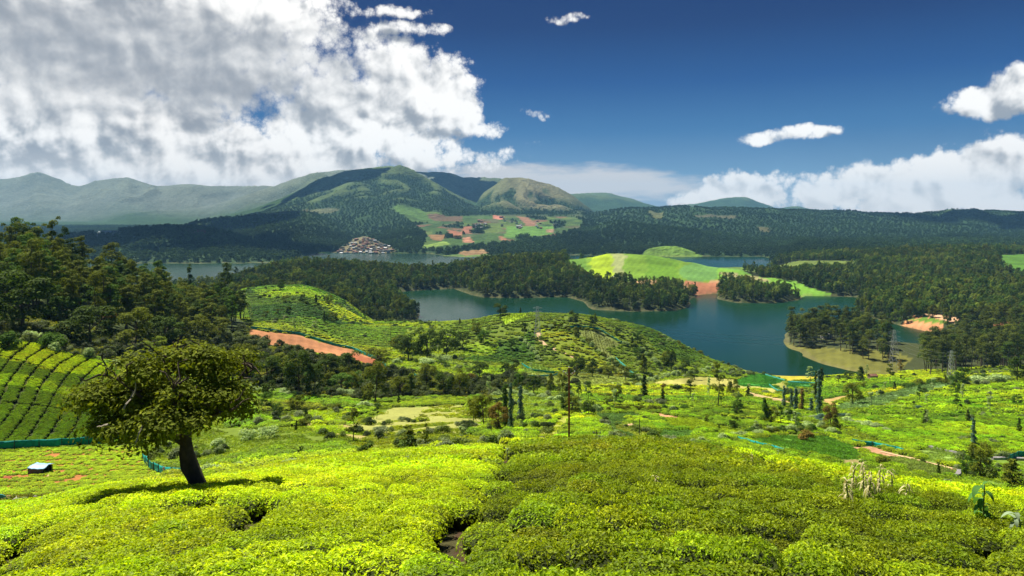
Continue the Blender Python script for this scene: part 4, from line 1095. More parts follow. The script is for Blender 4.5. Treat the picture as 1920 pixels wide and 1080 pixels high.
def tea_tint(x, y, ti, v=.16):
    w = 1 + v * 2 * fbm(x / 7, y / 7, 3) + rng.normal(size=len(x)) * .07
    out = ti * np.clip(w, .45, 1.6)[:, None]
    out[:, 0] *= 1 + .05 * rng.normal(size=len(x)) + .12 * fbm(x / 9 + 50, y / 9, 2)
    out[:, 2] *= .45
    return np.clip(out * 1.38, 0.003, .75)
_ok = [d for d in np.arange(25, 90, .1) if float(height(-.4239 * d, d)) + .72 >= -(925 - HY) / F * d]
HB = (-.4239 * _ok[0], _ok[0], float(height(-.4239 * _ok[0], _ok[0])))
def tea_band(name, d0, d1, sp, protos, size, label, umax=.86):
    x, y, a, b = gridpts(d0, d1, sp, umax, .34, .0)
    t, ti = fieldat(x, y)
    keep = t == T_TEA
    keep &= ~((np.abs(x - HB[0]) < .9) & (y > HB[1] - 1.0) & (y < HB[1] + 1.0))      # the foot of the spreading tree
    holes = fbm(x / 2.1 + 40, y / 1.5, 2) + .35 * fbm(x / 9, y / 5, 2)
    keep &= holes < (np.where(x > -y * .02, .44, .32) if d0 < 60 else .36)
    if d0 > 200:                      # distant terraces: rows following the slope, each field at its own angle
        A = .55 * np.sin(ti.sum(1) * 160 + 1.0)
        q = y * np.cos(A) + x * np.sin(A) + 5 * fbm(x / 60, y / 60, 2)
        keep &= np.cos(q * 2 * math.pi / 9.5) > -.62
    x, y, ti = x[keep], y[keep], ti[keep]
    hv_ = fbm(x / 3.4 + 4, y / 2.2, 3)
    # plucking rows: gentle waves running across the slope
    wob = fbm(x / 11, y / 11, 2) * 1.1
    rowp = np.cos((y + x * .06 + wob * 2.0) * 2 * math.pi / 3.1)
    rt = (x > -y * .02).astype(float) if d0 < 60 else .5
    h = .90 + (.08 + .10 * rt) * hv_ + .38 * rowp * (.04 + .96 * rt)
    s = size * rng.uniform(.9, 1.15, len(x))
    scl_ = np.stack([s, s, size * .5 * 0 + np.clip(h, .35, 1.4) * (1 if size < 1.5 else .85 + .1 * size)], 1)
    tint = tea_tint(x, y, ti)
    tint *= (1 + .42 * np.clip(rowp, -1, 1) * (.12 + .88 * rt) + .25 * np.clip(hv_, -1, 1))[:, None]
    z = height(x, y) - .02
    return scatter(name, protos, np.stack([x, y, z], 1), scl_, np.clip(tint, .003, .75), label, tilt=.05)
tea_band("tea_bushes", 7, 34, .80, TEA_N, 1.0, "sunlit tea bushes close to the viewer on the near slope")
tea_band("tea_bushes", 34, 68, .92, TEA_M, 1.12, "tea bushes on the upper edge of the near slope")
tea_band("tea_bushes", 68, 230, 1.75, TEA_M, 1.75, "tea bushes on the valley side below the near slope")
tea_band("tea_bushes", 230, 720, 2.2, TEA_F, 2.1, "distant tea bushes on the knoll above the lake", .82)

# rows of tea on the left hillside with dark picking lanes between
def rows_field():
    x, y, a, b = gridpts(100, 232, .60, .86, .2)
    t, ti = fieldat(x, y); k = t == T_ROWS; x, y, ti = x[k], y[k], ti[k]
    q = x * .93 + y * .37 + 1.2 * fbm(x / 26, y / 26, 2)          # lanes running up the slope to the right
    lane = np.abs((q / 3.1) % 1.0 - .5) * 3.1
    q2 = y + x * .30 + 2.0 * fbm(x / 20, y / 20, 2)
    lane2 = np.abs((q2 / 17.0) % 1.0 - .5) * 17
    k = (lane > .38) & (lane2 > .32)
    x, y, ti = x[k], y[k], ti[k]
    s = np.full(len(x), .68) * rng.uniform(.95, 1.05, len(x))
    h = rng.uniform(.96, 1.03, len(x)) * .95
    scatter("tea_rows", TEA_M, np.stack([x, y, height(x, y)], 1), np.stack([s, s, h], 1), tea_tint(x, y, ti, .1), "clipped tea hedges in slanting rows on the left hillside")
rows_field()
def young_field():
    x, y, a, b = gridpts(55, 142, .62, .86, .16)
    t, ti = fieldat(x, y); k = t == T_YOUNG; x, y, ti = x[k], y[k], ti[k]
    q = x * .95 - y * .32 + .5 * fbm(x / 12, y / 12, 2); q2 = y * .97 + x * .22 + .6 * fbm(x / 14 + 5, y / 14, 2)
    l1 = np.abs((q / 2.3) % 1 - .5) * 2.3; l2 = np.abs((q2 / 3.4) % 1 - .5) * 3.4
    k = (l1 > .18) & (l2 > .37) & (fbm(x / 5 + 2, y / 5, 2) < .62)
    x, y, ti = x[k], y[k], ti[k]
    s = rng.uniform(.48, .68, len(x))
    scatter("young_tea_plants", TEA_M, np.stack([x, y, height(x, y) - .08], 1), np.stack([s, s, s * .62], 1), tea_tint(x, y, ti, .12), "young tea plants in rows on red soil")
young_field()

# rough grass and scrub
def tuft_mesh(seed, n=70, size=.5):
    r = np.random.default_rng(seed)
    P_ = np.stack([r.normal(size=n) * .35, r.normal(size=n) * .35, np.abs(r.normal(size=n)) * .2 + .08], 1)
    N = unit(r.normal(size=(n, 3)) * [1, 1, .5] + [0, 0, .4])
    V, Fc = leaf_quads(P_, N, size, r, .35)
    return add_mesh("scrub_mesh", V, Fc, [M_TEA])
TUFT = [tuft_mesh(s) for s in range(3)]
BUSH_S = [proto('bush', M_TEA, s, joined=True)[0] for s in (1, 2, 3)]
def scrub(d0, d1, sp, ssc):
    x, y, a, b = gridpts(d0, d1, sp, .84, .5)
    t, ti = fieldat(x, y)
    k = (t == T_SCRUB) | ((t == T_PATCH) & (fbm(x / 9, y / 6, 3) > .05)) | ((t == T_WOOD))
    k &= fbm(x / 6 + 7, y / 6, 3) > -.35
    x, y, ti = x[k], y[k], ti[k]
    s = ssc * rng.uniform(.5, 1.1, len(x))
    return x, y, ti, s
for d0, d1, sp, ssc in ((45, 150, 1.0, .9), (150, 330, 2.0, 1.7), (330, 740, 3.6, 2.8)):
    x, y, ti, s = scrub(d0, d1, sp, ssc)
    scatter("rough_grass", TUFT, np.stack([x, y, height(x, y)], 1), np.stack([s, s, s * .45], 1), tea_tint(x, y, ti, .25), "rough grass and weeds between the fields")
def lowbush(d0, d1, sp, s0):
    x, y, a, b = gridpts(d0, d1, sp, .84, .5)
    t, ti = fieldat(x, y)
    nn = fbm(x / 22 + 31, y / 13, 3) - .12
    k = ((t == T_SCRUB) & (nn > .0)) | ((t == T_PATCH) & (nn > .12)) | ((t == T_TEA) & (nn > .52) & (y > 70)) | ((t == T_WOOD) & (nn > -.5))
    x, y = x[k], y[k]; t = t[k]
    pal_ = np.array([(.10, .17, .022), (.20, .27, .10), (.06, .10, .02), (.17, .24, .03), (.24, .30, .15), (.05, .085, .018)])
    c = pal_[rng.integers(0, 6, len(x))]
    wd = (t == T_WOOD)
    c = np.where(wd[:, None], np.array([(.05, .075, .016), (.075, .11, .02), (.10, .14, .03), (.17, .22, .08)])[rng.choice(4, len(x), p=[.4, .33, .2, .07])], c)
    s = s0 * rng.uniform(.35, 1.0, len(x)) ** 1.3
    s = np.where(wd, s * 1.35 + .2, s)
    scatter("scrub_bushes", BUSH_S, np.stack([x, y, height(x, y) - .1], 1), s, c, "low scrub bushes scattered between the fields")
lowbush(66, 240, 3.6, .75)
lowbush(240, 640, 5.6, 1.15)

def crops(d0, d1, sp, sc):
    x, y, a, b = gridpts(d0, d1, sp, .80, .22)
    iu = np.clip(np.round((x / y - U[0]) / (U[1] - U[0])).astype(int), 0, NU - 1); ir = np.clip(np.round(np.interp(np.log(y), LOGD, np.arange(NR))).astype(int), 0, NR - 1)
    c = FC[ir, iu]; k = (FT[ir, iu] == T_CROP) & (c[:, 1] > c[:, 0] * 1.05) & (fbm(x / 5 + 3, y / 5, 2) > -.45)
    x, y, c = x[k], y[k], c[k]
    s = sc * rng.uniform(.7, 1.3, len(x))
    scatter("crop_plants", TUFT, np.stack([x, y, height(x, y)], 1), np.stack([s, s, s * .7], 1), np.clip(c * rng.uniform(.8, 1.35, len(x))[:, None], 0, .6), "low crop plants covering the small plots")
crops(66, 200, .85, .55)
crops(200, 620, 1.8, 1.0)

# ------------------------------------------------------------------ forests round the lake
FOR_J = [proto('round', M_FOR, s, joined=True)[0] for s in (1, 2, 3, 4)]
EUC_J = [proto('euc', M_FOR, s, joined=True)[0] for s in (1, 2, 3)]
def lump_mesh(seed):
    (wv, wf), (lv_, lf) = tree_parts('round', seed, .16)
    c = lv_.reshape(-1, 4, 3).mean(1, keepdims=True); lv_ = ((lv_.reshape(-1, 4, 3) - c) * 2.5 + c).reshape(-1, 3)
    return add_mesh("far_tree_mesh", lv_, np.asarray(lf), [M_FOR])
def small_euc(seed):
    me = proto('euc', M_FOR, seed, joined=True)[0].copy()
    c = np.zeros(len(me.vertices) * 3, np.float32); me.vertices.foreach_get('co', c); c *= .52; me.vertices.foreach_set('co', c); me.name = 'forest_euc_mesh'
    return me
EUC_S = [small_euc(1), small_euc(2)]
LUMP = [lump_mesh(s) for s in (31, 32, 33)]
def ftint(n, x, y, kind='mix'):
    pal_ = np.array([(.045, .070, .014), (.062, .080, .014), (.036, .062, .014), (.085, .090, .016), (.055, .058, .014)])
    c = pal_[rng.choice(5, n, p=[.32, .26, .22, .12, .08])]
    pale = rng.random(n) < .13
    c = np.where(pale[:, None], np.array((.11, .13, .035)), c)
    c = c * np.array((1.65, 1.85, 1.1)) * (1 + .45 * fbm(x / 120, y / 120, 3))[:, None] * rng.uniform(.75, 1.3, n)[:, None]
    return c
ring_d = 780
x, y, a, b = gridpts(740, 1750, 8.2, .80, .5)
t, ti = fieldat(x, y); z = height(x, y)
k = (t == T_FOREST) & (z > LAKE + .9)
x, y, z = x[k], y[k], z[k]
MID_TREES = (x, y, z)
# ring of single trees nearest the viewer becomes objects of its own, the rest is the wooded mass
ordr = np.argsort(y); IND_FAR = ordr[:120]; rest = ordr[120:]
xr, yr, zr_ = x[rest], y[rest], z[rest]
s = rng.uniform(1.0, 1.75, len(xr)) * np.where(rng.random(len(xr)) < .06, 1.3, 1)
scatter("lakeside_forest", FOR_J + EUC_S, np.stack([xr, yr, zr_ - 1.5], 1), np.stack([s * .78, s * .78, s], 1), ftint(len(xr), xr, yr), "dense dark forest on the hills round the lake")
def farwood(name, d0, d1, sp, sc, label):
    x, y, a, b = gridpts(d0, d1, sp, .78, .5)
    t, ti = fieldat(x, y); z = height(x, y)
    iu = np.clip(np.round((x / y - U[0]) / (U[1] - U[0])).astype(int), 0, NU - 1); ir = np.clip(np.round(np.interp(np.log(y), LOGD, np.arange(NR))).astype(int), 0, NR - 1)
    dk = FC[ir, iu].mean(-1)
    k = (t == T_FOREST) & (z > LAKE + 1) & ((dk < .034) | ((dk < .05) & (rng.random(len(x)) < .3)))
    x, y, z = x[k], y[k], z[k]
    c = np.array((.040, .078, .022)) * rng.uniform(.8, 1.25, len(x))[:, None] * (1 + .6 * fbm(x / 300, y / 300, 3))[:, None]
    s = sc * rng.uniform(.75, 1.25, len(x))
    scatter(name, LUMP, np.stack([x, y, z - sc * 3], 1), s, c, label)
farwood("hill_forest", 1750, 2900, 15, 1.4, "dark forest on the hills beyond the lake")
farwood("mountain_forest", 2900, 5000, 19, 1.05, "hazy forest on the mountain slopes")

# ------------------------------------------------------------------ single trees and shrubs
NAMES = {'euc': ('eucalyptus_tree', 'tree'), 'round': ('broadleaf_tree', 'tree'), 'pine': ('pine_tree', 'tree'), 'slender': ('young_tree', 'tree'),
         'column': ('columnar_tree', 'tree'), 'cone': ('conical_tree', 'tree'), 'bush': ('shrub', 'shrub'), 'open': ('open_shrub', 'shrub')}
_tc = [0]
def plant_at(kind, leaf, pos, hm, wm, label, group=None, parts=True, bark=None, seed=None, sink=.15):
    nm, cat = NAMES[kind]
    _tc[0] += 1
    seed = (_tc[0] % 5) + 1 if seed is None else seed
    sz = hm / KH_[kind]; sw = wm / KW_[kind]
    rz = rng.uniform(0, 6.28)
    loc = (pos[0], pos[1], pos[2] - sink * min(1, sz * 2))
    if parts:
        tr, cr = proto(kind, leaf, seed, bark)
        o = link(nm, None)
        o.empty_display_size = .5
        link('trunk', tr, o); link('crown', cr, o)
    else:
        o = link(nm, proto(kind, leaf, seed, bark, joined=True)[0])
    o.location = loc; o.rotation_euler = (0, 0, rz); o.scale = (sw, sw, sz)
    o['label'] = label; o['category'] = cat
    if group: o['group'] = group
    return o
def T(kind, leaf, px, py, h, w, label, group=None, parts=True, dmin=66, dmax=740, **kw):
    p = hit(px, py, dmin, dmax)
    k = p[1] / F
    return plant_at(kind, leaf, p, h * k, w * k, label, group, parts, **kw)

# hero tree ------------------------------------------------------------------
def hero():
    b = HB
    k = b[1] / F                                  # metres per photograph pixel at the tree
    def w(px, py, dy=0.0): return np.array([(px - 960) / F * b[1], b[1] + dy, -(py - HY) * k])
    r = np.random.default_rng(5)
    o = link('spreading_tree', None); o.location = b
    o['label'] = "large spreading tree with leaning dark trunk beside the young tea plot"; o['category'] = 'tree'
    org = np.array(b)
    tr = [(384, 975, 0), (380, 948, 0), (374, 926, 0), (364, 900, .1), (353, 876, .15), (345, 852, .2), (343, 832, .2), (345, 812, .1)]
    rad = [27, 24, 20, 16.5, 14.5, 14, 13, 10]
    P_ = [w(*t) - org for t in tr]; P_[0][2] -= .5
    # thick, slightly knobbly bole
    V, Fc = tube(P_, [x * k * .92 for x in rad], 14)
    V = V + r.normal(size=V.shape) * .03
    parts = [(V, Fc)]
    limbs = [[(345, 820, .1), (340, 790, -.3), (330, 750, -.5), (322, 700, -.4), (318, 672, 0)],
             [(346, 820, .1), (358, 790, .5), (372, 755, .9), (380, 710, 1.0), (385, 680, .8)],
             [(345, 835, .2), (325, 820, -.3), (300, 812, -.6), (270, 806, -.8), (255, 798, -.8)],
             [(344, 810, .1), (315, 785, .6), (280, 765, 1.2), (252, 755, 1.6), (232, 750, 1.5)],
             [(348, 812, 0), (375, 790, -.8), (405, 772, -1.4), (430, 762, -1.6), (446, 760, -1.5)],
             [(342, 800, 0), (310, 760, -1.2), (280, 725, -2.0), (255, 700, -2.4), (235, 690, -2.5)],
             [(352, 790, .6), (385, 760, 1.8), (415, 730, 2.4), (440, 715, 2.6), (455, 705, 2.4)],
             [(344, 800, 0), (350, 760, -1.5), (356, 735, -2.6), (360, 720, -3.0), (362, 705, -3.2)],
             [(340, 790, .3), (320, 755, 1.6), (305, 715, 2.8), (295, 690, 3.2), (288, 680, 3.2)]]
    tips = []
    for L in limbs:
        q = [w(t[0], t[1], t[2] * .45) - org for t in L]
        parts.append(tube(q, [5.0 * k, 3.4 * k, 2.4 * k, 1.5 * k, .8 * k], 7)); tips.append(q)
        for i in range(1, 5):
            for _ in range(3):
                e = q[i] + np.clip(r.normal(size=3), -1.2, 1.2) * [.6, .6, .3] + [0, 0, .35]
                parts.append(limb(q[i], e, .05, .015, r, 4, .10, 4)); tips.append([e])
    link('trunk', add_mesh('hero_trunk', *join(parts), [bark_mat('furrowed_bark', (.075, .058, .042))], smooth=True), o)
    # bare pale twigs showing in the crown
    tw = []
    for px, py, dx, dy in ((300, 745, -22, 6), (325, 720, 4, -24), (340, 700, 4, -24), (345, 775, 2, -24)):
        s_ = w(px, py, -3.2) - org; link('twig', add_mesh('hero_twig', *limb(s_, s_ + np.array([dx * k, r.normal() * .2, -dy * k]), .035, .012, r, 5, .06, 4), [M_BARKP]), o)
    # crown: clumps filling an irregular dome (photograph outline 160..470 x 650..810)
    cl = []
    lobes = [(235, 735, 66, 55, 0), (300, 690, 62, 42, 0), (365, 690, 58, 42, .5), (415, 735, 52, 42, 0), (330, 740, 80, 55, -1), (215, 768, 50, 40, .5), (285, 785, 60, 26, -.8),
             (350, 770, 42, 30, -1.8), (445, 765, 28, 26, .4), (190, 745, 34, 34, 0), (260, 800, 34, 14, -1), (300, 770, 40, 26, 1.5), (395, 700, 40, 30, 1.8),
             (190, 770, 34, 26, .6), (215, 795, 40, 16, -.4), (322, 800, 30, 14, -1.6), (415, 780, 34, 14, .8), (330, 668, 60, 22, .5), (175, 760, 20, 22, 0), (455, 745, 24, 22, .8), (280, 670, 40, 18, -1), (390, 765, 30, 22, -1.6)]
    for (cx, cy, rx, ry, dy) in lobes:
        n = int(rx * ry / 68)
        for _ in range(n):
            d = unit(r.normal(size=3)); q = r.random() ** .33
            if float(fbm(np.array([(cx + d[0] * rx * q) / 38.0]), np.array([(cy + d[2] * ry * q) / 30.0 + d[1]]), 2)[0]) < -.02: continue
            c = w(cx + d[0] * rx * q * .74, cy + 5 + d[2] * ry * q * .70, dy + d[1] * rx * q * k * .95) - org
            rr = r.uniform(.38, .74)
            cl.append(clump(c, (rr * 1.2, rr * 1.2, rr * .75), int(84 * rr / .5), .17, r, inner=.45, up=.35, rnd=.6))
    V, Fc = join(cl)
    link('crown', add_mesh('hero_crown', V, Fc, [LM['hero']]), o)
    return o
hero()

# wood on the left slope -----------------------------------------------------
fp = hits([(-240, 500), (0, 520), (200, 553), (330, 558), (430, 573), (462, 600), (440, 628), (330, 632), (200, 622), (0, 590), (-240, 590)], 215, 430)
x, y, a, b = gridpts(200, 440, 7.4, .95, .45)
k = inpoly(np.array(fp), x, y)
# front fringe of the wood too
fx, fy = x[k], y[k]; fz = height(fx, fy)
order = np.argsort(fy)[::-1]
sel = [i for i in order if -40 < (fx[i] / fy[i] * F + 960) < 475]
sel = sorted(sel, key=lambda i: fy[i])[:290]
grpL = "trees of the dense wood on the left slope"
for n, i in enumerate(sel):
    px = fx[i] / fy[i] * F + 960
    kind = 'euc' if rng.random() < .74 else ('round' if rng.random() < .7 else 'pine')
    lf = rng.choice(['euc', 'olive', 'euc', 'green', 'dark'])
    tall = 1.0 + .10 * math.sin(px / 37) + .12 * rng.normal()
    hmax = np.interp(px, [0, 120, 250, 330, 420, 470], [19, 18, 17.5, 15, 18, 16])
    h = hmax * np.clip(tall, .72, 1.28) * (1 if kind != 'round' else .72)
    wd_ = {'euc': 7.8, 'round': 9.5, 'pine': 7}[kind] * rng.uniform(.85, 1.2)
    zone = ["at the left wood's left edge", "above the left tea rows", "left of the left wood's middle", "amid the left wood", "above the spreading tree",
            "below the distant pale water", "at the left wood's right end"][int(np.clip((px + 40) / 75, 0, 6))]
    rank = "front rank" if fy[i] < 262 else ("second rank" if fy[i] < 300 else ("rear rank" if fy[i] < 345 else "hindmost rank"))
    hue = {'euc': 'grey green', 'olive': 'olive', 'green': 'fresh green', 'dark': 'dark green'}[str(lf)]
    lab = f"{hue} " + {'euc': "tall eucalyptus", 'round': "rounded tree", 'pine': "narrow crowned tree"}[kind] + f", {rank}, {zone}"
    plant_at(kind, str(lf), (fx[i], fy[i], fz[i]), h, wd_, lab, grpL + ": " + lab)
for px, py, h, w_, lf, lab in ((32, 520, 112, 46, 'green', "tallest eucalyptus with looped crown at the left edge of the skyline"), (122, 530, 118, 30, 'dark', "slim dark eucalyptus rising above the wood, right of the tallest one"),
                               (95, 540, 125, 36, 'euc', "eucalyptus between the two tallest trees on the skyline"), (212, 560, 105, 44, 'euc', "pointed tree topping the wood above its middle"),
                               (155, 550, 108, 40, 'euc', "round topped eucalyptus right of the slim dark one"), (422, 600, 106, 34, 'dark', "dark spire shaped tree at the right end of the left wood"),
                               (295, 580, 92, 40, 'green', "eucalyptus standing just left of the distant pale water"), (352, 590, 88, 22, 'dark', "slim tree silhouetted against the distant pale water")):
    T('euc', lf, px, py, h, w_, lab, dmin=215, dmax=420)
# rounded trees of the undergrowth in front of the wood
for i, (px, py, h, w_, lf, kd, lab) in enumerate([
    (40, 620, 110, 150, 'dark', 'round', "broad dark tree at the left edge in front of the wood"), (170, 655, 80, 120, 'dark', 'round', "broad dark tree above the dark tea rows"),
    (255, 655, 75, 90, 'olive', 'round', "olive rounded tree below the wood, left of the flat topped grove"), (310, 650, 60, 80, 'dark', 'round', "dark rounded tree behind the top of the spreading tree"),
    (110, 600, 50, 90, 'green', 'round', "light green leafy tree in the middle of the left undergrowth"), (95, 655, 45, 60, 'green', 'bush', "fresh green shrub at the top edge of the left tea slope"),
    (200, 590, 40, 60, 'green', 'round', "small leafy tree at the foot of the eucalyptus wood"), (365, 655, 60, 70, 'olive', 'round', "olive rounded tree at the right end of the undergrowth"),
    (410, 640, 45, 60, 'olive', 'round', "olive tree beside the small bare soil bank"), (180, 520, 12, 26, 'lime', 'bush', "yellow green flowering tree top inside the dark wood"),
    (200, 620, 40, 44, 'rust', 'round', "yellowish tree among the dark undergrowth"), (20, 655, 40, 60, 'green', 'bush', "green shrub at the left edge above the bright tea"),
    (105, 662, 26, 36, 'silver', 'bush', "silvery shrub on the upper left edge of the tea slope"), (162, 674, 28, 34, 'silver', 'bush', "round silvery shrub alone under the dark undergrowth"),
    (215, 684, 16, 46, 'silver', 'bush', "low silvery shrub behind the left side of the spreading tree crown"), (60, 640, 30, 40, 'silver', 'bush', "pale green shrub under the broad dark tree"),
    (130, 570, 24, 30, 'silver', 'bush', "pale shrub high in the left undergrowth"), (340, 662, 30, 60, 'rust', 'bush', "yellow brown flat topped shrub behind the spreading tree"),
    (290, 664, 34, 60, 'lime', 'round', "yellow green tree behind the top left of the spreading tree")]):
    T(kd, lf, px, py, h, w_, lab, dmin=165, dmax=330)

